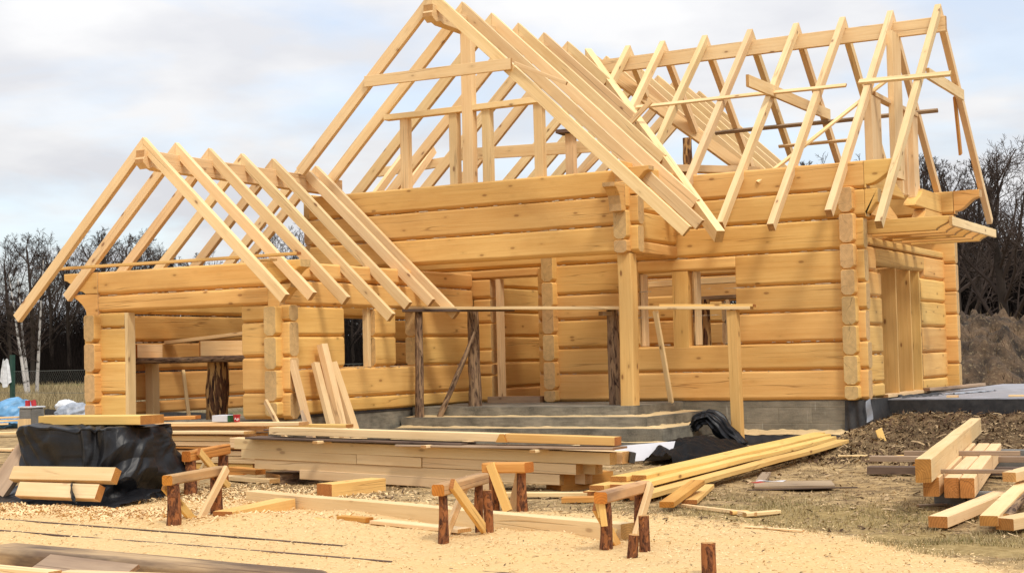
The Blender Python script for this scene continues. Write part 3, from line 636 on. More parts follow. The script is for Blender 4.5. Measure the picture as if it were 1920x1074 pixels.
beam('porch_post', (XR + 0.01, -1.68, 0.0), (XR + 0.01, -1.68, 2.225), 0.22, 0.22, M['yellow'], H, upv=(0, 1, 0), bev=0.018, bow=0.012)
# porch steps
st = holder('porch_steps', H)
slab_box('step', -6.34, -2.60, -1.97, 0.02, -0.14, 0.0, M['concrete'], st, 0.012)
slab_box('step', -6.34, -2.20, -2.30, 0.02, -0.29, -0.143, M['concrete'], st, 0.012)
slab_box('step', -6.34, -1.82, -2.62, 0.02, -0.47, -0.293, M['concrete'], st, 0.012)
slab_box('step', -6.34, -1.66, -2.80, 0.02, -0.72, -0.473, M['concrete'], st, 0.012)

# ---- roof frames
SL = 0.94
# garage
RF = holder('roof_frame', H); gxm = -8.17; gz = 3.95
gys = [-5.90, -5.23, -4.51, -3.76, -3.00, -2.24, -1.87]; rr_ = [2.47, 2.42, 2.47, 2.72, 2.52, 2.45, 2.66]
for y, r in zip(gys, rr_):
    rafter(RF, (gxm, y, gz), (1, 0, 0), 0.935, r, 0.085, 0.145); rafter(RF, (gxm, y, gz), (-1, 0, 0), 0.935, 2.58 if y < -5.5 else 2.25, 0.085, 0.145)
prism('ridge_beam', [(0.10, -0.13), (0, -0.05), (0, 0.0), (0.02, 0.03), (0.03, 0.13), (4.75, 0.13), (4.75, -0.13), (0.30, -0.13), (0.2, -0.10)], 0.16, (gxm, -6.02, 3.63), (0, 1, 0), (0, 0, 1), M['sawn'], RF, ease=0.006)
beam('batten', (-10.25, -5.62, 2.205), (-5.72, -5.62, 2.195), 0.10, 0.04, M['yellow'], RF)
beam('batten', (-6.75, -5.45, 2.15), (-6.28, -5.45, 2.15), 0.16, 0.03, M['sawn'], RF)
# porch gable and its rear continuation
RF = holder('roof_frame', H); XA, ZA = -5.5, 6.36
for y in (-2.45, -1.55, -0.62, 0.28, 1.20, 2.10):
    r = 4.12 if y < -2 else min(3.95, 2.9 - y)
    rafter(RF, (XA, y, ZA), (1, 0, 0), SL, r, 0.085, 0.17)
    rafter(RF, (XA, y, ZA), (-1, 0, 0), 0.96, 2.62 if y < -2 else 2.72 if y < -1 else 3.0, 0.085, 0.17)
for y in (3.7, 4.5, 5.3, 6.1, 6.9, 7.6, 8.3):
    rafter(RF, (XA, y, ZA), (1, 0, 0), SL, min(4.1, y - 2.9), 0.085, 0.17); rafter(RF, (XA, y, ZA), (-1, 0, 0), SL, 2.9, 0.085, 0.17)
prism('ridge_beam', [(0.12, -0.13), (0, -0.06), (0, 0.0), (0.025, 0.03), (0.03, 0.13), (10.6, 0.13), (10.6, -0.13), (0.34, -0.13), (0.24, -0.10)], 0.17, (XA, -2.62, 5.99), (0, 1, 0), (0, 0, 1), M['sawn'], RF, ease=0.006)
beam('king_post', (-5.37, -1.66, 3.46), (-5.37, -1.66, 5.90), 0.19, 0.14, M['sawn'], RF, upv=(0, 1, 0))
for x in (-6.58, -5.66, -5.06, -4.15): beam('stud', (x, -1.62, 3.46), (x, -1.62, 4.60), 0.145, 0.13, M['sawn'], RF, upv=(0, 1, 0))
beam('plate', (-6.93, -1.655, 4.645), (-3.98, -1.655, 4.645), 0.15, 0.09, M['sawn'], RF)
beam('collar_tie', (-6.72, -2.535, 5.08), (-4.11, -2.535, 5.06), 0.05, 0.17, M['sawn'], RF)
beam('batten', (-4.05, -2.54, 5.06), (-3.2, -2.54, 4.67), 0.04, 0.05, M['sawn'], RF)
beam('collar_tie', (-6.9, 0.35, 4.25), (-3.6, 0.35, 4.15), 0.05, 0.2, M['sawn'], RF)
beam('post', (-4.44, 0.0, 3.5), (-4.44, 0.0, 4.35), 0.14, 0.14, M['sawn'], RF, upv=(0, 1, 0))
beam('bark_board', (-4.64, -0.02, 4.385), (-4.28, 0.02, 4.385), 0.34, 0.06, M['dark'], RF)
beam('batten', (-5.3, 0.9, 3.3), (-3.4, 0.9, 4.9), 0.05, 0.08, M['sawn'], RF)
beam('batten', (-4.6, 1.6, 3.2), (-3.8, 1.6, 4.5), 0.05, 0.08, M['sawn'], RF)
# dormer frame behind the left slope
for x in (-10.25, -9.6):
    beam('dormer_rafter', (x + 0.02, 4.0, 4.98), (x - 0.1, 2.5, 3.6), 0.09, 0.16, M['sawn'], RF, upv=(0, -0.7, 0.7))
beam('dormer_plate', (-10.95, 4.0, 4.62), (-9.2, 4.0, 4.72), 0.09, 0.18, M['sawn'], RF)
# main roof
RF = holder('roof_frame', H); YM, ZM, SM = 2.9, 6.33, 0.95
mx = [-4.70, -4.02, -3.21, -2.37, -1.54, -0.73, 0.08, 0.86]
for i, x in enumerate(mx):
    full = x > -1.7; run = (3.86, 3.95, 3.78, 4.02)[i - 4] if full else (x + 5.5)
    rafter(RF, (x, YM, ZM), (0, -1, 0), SM, run, 0.10, 0.135)
    rafter(RF, (x, YM, ZM), (0, 1, 0), SM, 3.45 if full else min(3.45, x + 5.5), 0.10, 0.135)
beam('ridge_beam', (-5.4, YM, ZM - 0.335), (0.98, YM, ZM - 0.335), 0.10, 0.25, M['sawn'], RF)
q = 4.02
vr = Vector((1, -1, 0)).normalized()
rafter(RF, (-5.5, 2.9, 6.37), vr, SM / sqrt(2), 4.06 * sqrt(2), 0.13, 0.19, name='valley_rafter')
rafter(RF, (-5.5, 2.9, 6.33), Vector((1, 1, 0)), SM / sqrt(2), 3.9 * sqrt(2), 0.11, 0.2, name='valley_rafter')
def fs(x, y, off): return (x, y, ZM - SM * (YM - y) + off)
def rs(x, y, off): return (x, y, ZM - SM * (y - YM) + off)
nf_ = (0, -SM, 1); nr_ = (0, SM, 1)
beam('batten', fs(-3.88, 1.38, 0.035), fs(-0.25, 1.35, 0.035), 0.075, 0.035, M['sawn'], RF, upv=nf_)
beam('batten', fs(-0.05, 1.38, 0.04), fs(1.38, 1.34, 0.04), 0.10, 0.045, M['stack'], RF, upv=nf_)
beam('batten', fs(-1.27, -0.02, 0.115 - 0.36), fs(0.35, 1.78, 0.115 - 0.36), 0.06, 0.04, M['sawn'], RF, upv=nf_)
beam('batten', rs(-3.6, 4.27, -0.235), rs(0.48, 4.26, -0.235), 0.07, 0.045, M['grey'], RF, upv=nr_)
beam('batten', rs(-2.5, 4.6, -0.235), rs(-1.15, 4.6, -0.235), 0.06, 0.035, M['sawn'], RF, upv=nr_)
beam('hanging_board', (0.79, 4.18, 5.0), (0.77, 4.55, 4.05), 0.04, 0.13, M['orange'], RF, upv=(0, 1, 0.3))
beam('collar_tie', (-1.46, 0.2, 4.93), (-1.46, 4.35, 4.93), 0.05, 0.19, M['sawn'], RF)
beam('collar_tie', (0.94, 1.72, 5.0), (0.94, 4.12, 5.0), 0.05, 0.18, M['sawn'], RF)
beam('king_post', (0.08 + 0.09, 2.68, 3.5), (0.17, 2.68, 5.9), 0.10, 0.52, M['sawn'], RF, upv=(0, 1, 0))
beam('plate', (0.10, 1.5, 4.74), (0.10, 4.15, 4.74), 0.14, 0.07, M['sawn'], RF)
for y, wv in ((1.58, 0.55), (3.1, 0.10), (3.42, 0.10), (4.0, 0.35)): beam('stud', (0.09, y, 3.3), (0.09, y, 4.70), 0.12, wv, M['sawn'], RF, upv=(0, 1, 0))
# interior scaffold boards seen above and through the window
sc = holder('inner_platform', H)
beam('plank', (-4.6, 3.9, 1.72), (-1.2, 3.7, 1.76), 0.5, 0.06, M['grey'], sc); beam('plank', (-4.4, 2.9, 1.98), (-2.9, 3.3, 2.02), 0.25, 0.10, M['sawn'], sc)
beam('plank', (-3.0, 4.0, 1.86), (-1.3, 3.9, 1.88), 0.3, 0.12, M['sawn'], sc); beam('plank', (-2.4, 3.2, 2.05), (-1.0, 3.4, 2.06), 0.25, 0.1, M['sawn'], sc)
pole('bark_post', (-3.62, 3.6, -0.02), (-3.62, 3.6, 1.70), 0.09, 0.08, M['peeled'], sc); beam('post', (-4.05, 3.4, -0.02), (-4.05, 3.4, 1.7), 0.12, 0.12, M['sawn'], sc, upv=(0, 1, 0))
beam('post', (-2.9, 4.4, -0.02), (-2.9, 4.4, 1.7), 0.1, 0.1, M['sawn'], sc, upv=(0, 1, 0))
pole('bark_post', (-3.35, 2.3, -0.02), (-3.35, 2.3, 4.45), 0.09, 0.08, M['peeled'], sc)
beam('plank', (-3.6, 1.9, 3.9), (-2.6, 3.6, 3.95), 0.25, 0.12, M['sawn'], sc); beam('plank', (-3.9, 2.6, 3.62), (-1.9, 2.6, 3.66), 0.2, 0.12, M['sawn'], sc)
beam('plank', (-3.3, 3.4, 3.62), (-1.9, 3.4, 3.6), 0.15, 0.08, M['sawn'], sc)

# ------------------------------------------------------------------ scaffolds
sf = thing('scaffold', 'low scaffold of one long plank on bark covered posts along the porch', 'scaffold', (-3.6, -1.7, 0.0))
beam('plank', (-6.28, -2.02, 1.545), (-1.02, -1.12, 1.375), 0.26, 0.045, M['stack'], sf)
beam('plank', (-2.35, -1.32, 1.452), (-0.98, -1.12, 1.405), 0.22, 0.04, M['yellow'], sf)
beam('bearer', (-6.25, -2.32, 1.50), (-4.7, -1.55, 1.47), 0.14, 0.045, M['dark'], sf)
beam('bearer', (-3.25, -1.52, 1.36), (-2.95, -0.9, 1.36), 0.1, 0.06, M['grey'], sf)
pole('bark_post', (-6.06, -2.2, -0.30), (-6.06, -2.16, 1.50), 0.072, 0.06, M['barkpost'], sf)
pole('bark_post', (-5.44, -1.55, -0.005), (-5.42, -1.6, 1.47), 0.105, 0.085, M['barkpost'], sf)
pole('bark_post', (-3.14, -1.3, -0.005), (-3.16, -1.3, 1.42), 0.10, 0.09, M['barkpost'], sf)
pole('brace_pole', (-5.80, -2.15, -0.30), (-5.28, -1.78, 1.14), 0.045, 0.035, M['barkpost'], sf)
beam('sawn_post', (-1.255, -1.2, -0.66), (-1.285, -1.17, 1.35), 0.15, 0.14, M['yellow'], sf, upv=(0, 1, 0))
beam('sawn_post', (-2.62, -0.42, -0.005), (-2.63, -0.9, 1.39), 0.07, 0.06, M['sawn'], sf, upv=(0, 1, 0))

sg = thing('scaffold', 'bark edged plank on a thick debarked log inside the garage doorway', 'scaffold', (-8.2, -4.2, -0.14))
beam('plank', (-9.68, -4.5, 0.83), (-6.7, -4.0, 0.84), 0.36, 0.06, M['sawn'], sg)
pole('bark_edge', (-9.68, -4.70, 0.815), (-6.7, -4.2, 0.825), 0.045, 0.05, M['barkpost'], sg, sides=8)
pole('log_leg', (-8.42, -4.12, -0.14), (-8.42, -4.12, 0.80), 0.17, 0.16, M['peeled'], sg, sides=18)
beam('square_leg', (-9.55, -4.3, -0.14), (-9.55, -4.3, 0.80), 0.15, 0.15, M['sawn'], sg, upv=(0, 1, 0))
tag(beam('beam_offcut', (-9.9 + 0.33, -4.72, 0.965), (-9.55, -4.2, 0.965), 0.24, 0.20, M['beamend']), 'round faced beam offcut on the left end of the garage scaffold', 'timber', 'offcuts on the garage scaffold')
tag(beam('beam_offcut', (-8.50, -4.42, 0.975), (-8.05, -3.95, 0.975), 0.26, 0.22, M['beamend']), 'square beam offcut over the debarked log leg in the garage', 'timber', 'offcuts on the garage scaffold')
tag(beam('plank', (-9.7, -3.75, 1.10), (-6.7, -3.75, 1.285), 0.22, 0.05, M['sawn']), 'plank sloping up to the right on the garage scaffold offcuts', 'plank')
tag(beam('prop_stick', (-9.16, -4.05, 0.66), (-8.86, -4.25, -0.14), 0.05, 0.05, M['sawn']), 'thin stick leaning under the garage scaffold plank', 'stick')

# boards leaning on the garage wall
G1 = 'boards leaning on the garage wall'
tag(beam('leaning_board', (-6.25, -5.12, 0.77), (-5.77, -5.2, -0.62), 0.07, 0.12, M['sawn'], upv=(0.2, -1, 0)), 'narrow pale board leaning at the garage corner', 'board', G1)
tag(beam('leaning_board', (-6.25, -5.02, 0.44), (-5.6, -5.48, -0.62), 0.05, 0.10, M['grey'], upv=(0.2, -1, 0)), 'short dull board tucked behind the narrow leaning board at the garage corner', 'board', G1)
tag(beam('leaning_board', (-6.24, -4.60, 0.73), (-5.79, -4.68, -0.62), 0.12, 0.07, M['sawn'], upv=(1, 0, 0.3)), 'leaning board at the left of the three below the garage window', 'board', G1)
tag(beam('leaning_board', (-6.22, -4.46, 0.99), (-5.84, -4.39, -0.62), 0.14, 0.10, M['sawn'], upv=(1, 0, 0.3)), 'tallest of the three boards leaning below the garage window', 'board', G1)
tag(beam('leaning_board', (-6.20, -4.26, 0.73), (-5.78, -4.12, -0.62), 0.15, 0.08, M['sawn'], upv=(1, 0, 0.3)), 'leaning board with a dark split edge, right of the tallest one', 'board', G1)
tag(beam('leaning_board', (-6.48, -5.42, 0.22), (-5.9, -5.72, -0.30), 0.04, 0.08, M['sawn']), 'short slat slanting in front of the garage corner logs', 'board', G1)

# ------------------------------------------------------------------ long timber stack in front of the house
GS = 'timbers of the long stack'
def tim(x0, x1, y, z0, z1, wd, ht, label, mat='stack', name='timber', grp=GS, tiltx=0.0):
    return tag(beam(name, (x0, y + wd / 2, z0 - ht / 2), (x1, y + wd / 2 + tiltx, z1 - ht / 2), wd, ht, M[mat], bev=0.005), label, 'timber', grp)
tim(-4.15, -1.10, -8.3, 0.02, -0.042, 0.16, 0.085, 'longer of the two timbers lying topmost on the long stack')
tim(-1.085, 0.15, -8.31, -0.042, -0.068, 0.16, 0.085, 'shorter right one of the two timbers lying topmost on the long stack', 'yellow')
tag(prism('wedge', [(0, 0), (0.13, 0), (0.09, 0.085), (0.05, 0.085)], 0.02, (-1.19, -8.325, -0.125), (1, 0, -0.01), (0, 0, 1), M['orange']), 'orange wedge at the joint of the topmost timbers', 'wedge')
tim(-4.40, -1.55, -8.42, -0.085, -0.135, 0.30, 0.022, 'thin grey plank under the topmost timber, left half of the stack', 'dark', 'plank')
tim(-2.35, 0.20, -8.46, -0.150, -0.170, 0.34, 0.022, 'thin brown plank under the topmost timber, right half of the stack', 'grey', 'plank')
for x, z, lb in ((-3.35, -0.115, 'left'), (-1.95, -0.145, 'middle'), (-0.66, -0.18, 'right')):
    tag(beam('spacer_batten', (x, -8.52, z - 0.022), (x + 0.09, -7.7, z - 0.022), 0.07, 0.03, M['sawn']), 'short pale spacer under the planks of the long stack, %s one of three' % lb, 'batten', 'spacers in the long stack')
tim(-4.65, 0.09, -8.3, -0.105, -0.225, 0.16, 0.122, 'first full length timber below the planks of the long stack')
for x0, x1, dy, lb in ((-4.55, -2.96, 0.0, 'left'), (-2.952, -2.12, -0.006, 'middle'), (-2.113, -0.29, 0.004, 'right')):
    f0, f1 = (x0 + 4.55) / 4.26, (x1 + 4.55) / 4.26; tim(x0, x1, -8.3 + dy, -0.230 - 0.115 * f0, -0.230 - 0.115 * f1, 0.16, 0.105, '%s piece of the jointed second layer of the long stack' % lb)
tim(-4.37, -0.48, -8.29, -0.338, -0.450, 0.16, 0.108, 'third full length timber of the long stack')
tim(-3.73, -1.22, -8.3, -0.448, -0.525, 0.16, 0.105, 'lowest short timber of the long stack, near the ground')
tim(-4.9, 0.12, -8.08, -0.115, -0.23, 0.17, 0.12, 'inner timber beside the first layer of the long stack, its end dark', 'stack')
tim(-4.6, -0.18, -8.08, -0.24, -0.355, 0.17, 0.105, 'inner timber beside the second layer of the long stack')
tim(-4.5, -0.30, -8.08, -0.348, -0.455, 0.17, 0.11, 'inner timber beside the third layer of the long stack')
tag(beam('timber_block', (-2.60, -9.38, -0.565), (-2.46, -8.62, -0.565), 0.22, 0.15, M['yellow']), 'thick yellow timber block lying just before the left half of the long stack', 'timber block')
tag(beam('support_block', (-0.62, -8.16, -0.54), (-0.30, -7.6, -0.54), 0.28, 0.17, M['orange']), 'orange bearer block under the right end of the long stack', 'timber block')
tag(beam('support_block', (-4.25, -8.12, -0.58), (-3.85, -7.5, -0.56), 0.5, 0.13, M['barkpost']), 'dark bark covered bearer under the left end of the long stack', 'timber block')
tag(beam('dark_wrap', (0.125, -7.93, -0.29), (0.17, -7.90, -0.30), 0.16, 0.11, M['membrane']), 'scrap of black film at the right end of the long stack', 'film')
tag(beam('wood_scrap', (-5.05, -7.96, -0.585), (-4.06, -8.33, -0.58), 0.14, 0.05, M['sawn']), 'loose slab of wood under the left end of the long stack', 'board', 'scraps by the long stack')
tag(beam('wood_scrap', (-4.5, -7.75, -0.56), (-3.85, -8.05, -0.575), 0.12, 0.05, M['dark']), 'small dark slab lying behind the loose slab at the long stack', 'board', 'scraps by the long stack')
tag(beam('wood_scrap', (-5.3, -7.55, -0.52), (-4.72, -7.75, -0.53), 0.14, 0.06, M['orange']), 'reddish slab end beside the left bearer of the long stack', 'board', 'scraps by the long stack')

# shorter stack on its left, running behind the covered pile
GL = 'boards of the left stack'
for x0, x1, y, z0, z1, wd, ht, mt_, lb in (
    (-8.2, -4.63, -7.12, 0.005, 0.02, 0.20, 0.045, 'sawn', 'topmost long board of the left stack, below the red tub'),
    (-7.4, -4.12, -6.86, -0.02, -0.022, 0.16, 0.04, 'yellow', 'topmost rear board of the left stack, reaching the leaning boards'),
    (-8.0, -5.33, -7.30, -0.09, -0.085, 0.24, 0.035, 'stack', 'pale plank jutting out of the upper left stack'),
    (-8.72, -5.58, -7.22, -0.14, -0.15, 0.20, 0.065, 'sawn', 'orange tinted board in the upper left stack with a square end'),
    (-8.5, -5.58, -7.22, -0.215, -0.215, 0.20, 0.055, 'sawn', 'second square ended board of the left stack'),
    (-8.72, -5.39, -7.24, -0.285, -0.285, 0.22, 0.022, 'orange', 'thin reddish board in the middle of the left stack'),
    (-8.3, -5.23, -7.20, -0.325, -0.33, 0.20, 0.06, 'stack', 'upper grooved board in the lower left stack'),
    (-8.4, -5.25, -7.20, -0.40, -0.40, 0.20, 0.085, 'stack', 'thick board in the lower left stack'),
    (-8.3, -5.3, -7.18, -0.495, -0.49, 0.20, 0.07, 'yellow', 'second lowest board of the left stack'),
    (-8.4, -5.42, -7.22, -0.575, -0.58, 0.22, 0.05, 'orange', 'lowest reddish board of the left stack, on the ground')):
    tim(x0, x1, y, z0, z1, wd, ht, lb, mt_, 'board', GL)
for x0, x1, y, z0, ht in ((-8.2, -5.3, -6.95, -0.04, 0.07), (-8.4, -5.4, -6.98, -0.13, 0.16), (-8.1, -5.35, -6.97, -0.31, 0.14), (-8.3, -5.3, -6.97, -0.46, 0.13)):
    tim(x0, x1, y, z0, z0, 0.24, ht, 'board of the rear row of the left stack, behind its front boards', 'stack', 'board', 'rear row boards of the left stack')
tag(beam('spacer_batten', (-4.9, -7.3, -0.052), (-4.72, -7.25, -0.05), 0.5, 0.02, M['dark']), 'dark sliver of board between the left and the long stack', 'board')
# white carton and red tub
bx = thing('carton', 'white carton lying on the boards in front of the garage', 'carton', (-5.83, -7.0, 0.02))
slab_box('carton_body', -5.985, -5.735, -7.12, -6.92, 0.022, 0.105, M['white'], bx, 0.006)
slab_box('printed_end', -5.7345, -5.70, -7.12, -6.92, 0.022, 0.103, M['greenpl'], bx, 0.004)
tb = thing('tub', 'small red plastic tub with white lettering beside the carton', 'tub', (-5.62, -7.0, 0.02))
def lathe(name, prof, mat, parent, c, seg=20):
    rings = [[(c[0] + r * cos(2 * pi * k / seg), c[1] + r * sin(2 * pi * k / seg), c[2] + z) for k in range(seg)] for r, z in prof]
    return link(name, loft(rings, True), mat, parent)
lathe('tub_body', [(0.036, 0), (0.042, 0.075)], M['red'], tb, (-5.625, -7.07, 0.022)); lathe('lid', [(0.047, 0), (0.047, 0.014)], M['red'], tb, (-5.625, -7.07, 0.0975))
cu = bpy.data.curves.new('lettering', 'FONT'); cu.body = 'Aga'; cu.size = 0.042; cu.align_x = 'CENTER'; cu.extrude = 0.0006
to = bpy.data.objects.new('lettering', cu); COL.objects.link(to); cu.materials.append(M['whitepr'])
dr = Vector((CAM.x + 5.625, CAM.y + 7.07, 0)).normalized()
bpy.context.view_layer.update(); tme = bpy.data.meshes.new_from_object(to.evaluated_get(bpy.context.evaluated_depsgraph_get())); bpy.data.objects.remove(to)
for v in tme.vertices:                                             # wrap the letters round the tub
    a = v.co.x / 0.0405; rad = 0.0402 + 0.0022 + v.co.z; v.co = Vector((rad * sin(a), -rad * cos(a), v.co.y))
ang = math.atan2(dr.x, -dr.y)
link('lettering', tme, M['whitepr'], tb, Matrix.Translation((-5.625, -7.07, 0.048)) @ Matrix.Rotation(ang, 4, 'Z'))

# ------------------------------------------------------------------ diagonal pile of yellow boards
GD = 'yellow boards of the slanting pile'
def dboard(a, b2, wd, ht, lb, mt_='yellow', up_=(0, 0, 1)):
    return tag(beam('board', a, b2, wd, ht, M[mt_], upv=up_, bow=0.008), lb, 'board', GD)
dboard((0.42, -9.0, -0.55), (0.12, -1.5, -0.53), 0.16, 0.05, 'lowest left board of the slanting pile, flat on the ground')
dboard((0.62, -9.15, -0.55), (0.36, -1.9, -0.53), 0.16, 0.05, 'lowest right board of the slanting pile, flat on the ground')
dboard((0.86, -9.35, -0.545), (0.62, -2.3, -0.47), 0.16, 0.05, 'board at the right edge of the slanting pile, propped on a small block')
dboard((0.33, -9.1, -0.495), (-0.06, -1.2, -0.48), 0.15, 0.05, 'upper left board of the slanting pile with a reddish end')
dboard((0.50, -9.0, -0.492), (0.16, -1.6, -0.475), 0.15, 0.05, 'upper middle board of the slanting pile')
dboard((0.70, -9.2, -0.488), (0.40, -2.1, -0.43), 0.14, 0.05, 'upper right board of the slanting pile')
dboard((0.36, -8.7, -0.442), (-0.02, -1.3, -0.425), 0.17, 0.05, 'topmost left board of the slanting pile')
dboard((0.54, -8.6, -0.438), (0.20, -1.7, -0.42), 0.15, 0.05, 'topmost right board of the slanting pile')
dboard((0.20, -8.95, -0.565), (-0.22, -1.0, -0.55), 0.16, 0.04, 'outermost left board of the slanting pile, next to the black film')
tag(beam('wood_block', (0.66, -2.75, -0.56), (0.78, -2.7, -0.56), 0.1, 0.10, M['yellow']), 'small prop block under the far end of the slanting pile', 'timber block')
tag(beam('wood_scrap', (1.36, -9.85, -0.55), (1.14, -8.6, -0.47), 0.13, 0.05, M['orange']), 'orange plank end leaning on the side of the slanting pile', 'board')
tag(beam('wood_scrap', (1.36, -9.35, -0.575), (0.95, -7.9, -0.57), 0.14, 0.04, M['yellow']), 'short yellow board beside the orange plank end', 'board')
tag(beam('wood_scrap', (1.27, -7.3, -0.58), (0.95, -6.2, -0.58), 0.10, 0.04, M['grey']), 'brown slat lying beside the slanting pile', 'board')
tag(beam('wood_scrap', (-0.75, -9.05, -0.58), (0.15, -8.9, -0.575), 0.12, 0.04, M['sawn']), 'pale slat lying behind the middle trestle', 'board')
tag(beam('wood_scrap', (0.1, -9.35, -0.585), (0.42, -9.25, -0.58), 0.16, 0.05, M['orange']), 'brown chunk of slab at the near end of the slanting pile', 'board')
tag(beam('stick', (1.22, -9.4, -0.595), (2.2, -9.95, -0.595), 0.03, 0.03, M['sawn']), 'thin pale stick on the grass right of the trestles', 'stick')
tag(beam('dark_strip', (1.36, -7.86, -0.598), (2.3, -7.38, -0.596), 0.02, 0.012, M['dark']), 'thin dark strip on the dirt in front of the slanting pile', 'strip')
tag(beam('flat_board', (1.28, -7.48, -0.585), (2.0, -7.2, -0.585), 0.55, 0.03, M['grey'], bev=0.01), 'wide sandy board lying flat on the dirt, a white sheet on its corner', 'board')
fl = tag(link('leaflet', grid_mesh(6, 4, lambda u, v: (1.22 + 0.26 * u + 0.02 * v, -7.28 + 0.06 * u + 0.16 * v * (1 - 0.5 * u), -0.566 + 0.006 * sin(u * 5 + v * 3)), False), M['white']), 'white sheet of paper on the flat board', 'paper'); solid(fl, 0.002)
fl = tag(link('leaflet', grid_mesh(5, 4, lambda u, v: (1.20 + 0.10 * u + 0.03 * v, -7.46 + 0.03 * u + 0.16 * v, -0.567 + 0.004 * sin(u * 4)), False), M['red']), 'faded red scrap beside the white paper', 'paper'); solid(fl, 0.002)

# ------------------------------------------------------------------ right hand beams on blocks
GB = 'heavy beams on the concrete blocks'
dvb = Vector((-0.70, 4.6, 0.0))
def rbeam(x, y, z, wd, ht, lb, L=1.0, tz=0.0, dx=0.0):
    a = Vector((x, y, z - ht / 2)); b2 = a + dvb * L + Vector((dx, 0, tz)); return tag(beam('heavy_beam', a, b2, wd, ht, M['beamend'], bev=0.006), lb, 'beam', GB)
rbeam(3.455, -9.16, -0.335, 0.13, 0.16, 'left one of the three heavy beams lying side by side on blocks')
rbeam(3.615, -9.16, -0.335, 0.12, 0.165, 'middle one of the three heavy beams lying side by side on blocks')
rbeam(3.745, -9.16, -0.335, 0.115, 0.165, 'right one of the three heavy beams lying side by side on blocks')
tag(beam('heavy_beam', (3.505, -9.62, -0.245), (2.42, -2.65, -0.235), 0.125, 0.19, M['beamend'], bev=0.006), 'longest heavy beam lying across the top of the three others', 'beam', GB)
tag(beam('spacer_batten', (3.40, -8.75, -0.315), (4.02, -8.70, -0.315), 0.05, 0.032, M['grey']), 'nearer spacer batten on the heavy beams', 'batten', 'spacers on the heavy beams')
tag(beam('spacer_batten', (2.56, -6.6, -0.31), (3.66, -6.45, -0.31), 0.06, 0.045, M['grey']), 'farther spacer batten sticking out left and right of the heavy beams', 'batten', 'spacers on the heavy beams')
for x0, y0, x1, lb in ((3.36, -8.72, 3.62, 'left'), (3.63, -8.70, 3.92, 'right')):
    tag(slab_box('concrete_block', x0, x1, y0, y0 + 0.25, -0.66, -0.502, M['blockgrey'], None, 0.01), '%s grey concrete block under the near end of the heavy beams' % lb, 'concrete block', 'concrete blocks under the beams')
tag(slab_box('concrete_block', 2.95, 3.42, -4.75, -4.5, -0.64, -0.40, M['blockgrey'], None, 0.01), 'concrete block under the far end of the heavy beams', 'concrete block', 'concrete blocks under the beams')
tag(beam('old_plank', (1.86, -5.35, -0.46), (4.8, -5.2, -0.45), 0.14, 0.06, M['grey']), 'upper weathered plank lying across behind the heavy beams', 'plank', 'weathered planks on the right')
tag(beam('old_plank', (1.95, -5.75, -0.555), (4.8, -5.6, -0.545), 0.2, 0.08, M['dark']), 'lower blackened plank lying across behind the heavy beams', 'plank', 'weathered planks on the right')

# loose heap at the right edge
GH = 'loose beams at the right edge'
tag(beam('short_beam', (3.81, -10.46, -0.555), (3.93, -8.7, -0.52), 0.145, 0.085, M['beamend']), 'short beam with a grey side lying on the grass', 'beam', GH)
hb = thing('slab_beam', 'beam with bark left on one edge, slanting at the right edge', 'beam', (4.2, -10.5, -0.6)); hb['group'] = GH
beam('beam_body', (4.20, -10.55, -0.525), (4.08, -8.2, -0.42), 0.13, 0.075, M['beamend'], hb)
pole('bark_edge', (4.275, -10.3, -0.525), (4.15, -8.3, -0.42), 0.034, 0.03, M['barkpost'], hb, sides=9)
tag(beam('short_beam', (4.31, -10.55, -0.545), (4.95, -9.0, -0.50), 0.15, 0.085, M['beamend']), 'beam pointing right beside the bark edged one', 'beam', GH)
tag(beam('short_beam', (4.02, -8.85, -0.35), (4.6, -6.9, -0.22), 0.12, 0.08, M['stack']), 'beam resting high on the back of the loose heap', 'beam', GH)
tag(beam('short_beam', (4.35, -9.5, -0.40), (4.7, -8.2, -0.36), 0.16, 0.10, M['yellow']), 'yellow chunk on top of the loose heap at the right edge', 'beam', GH)

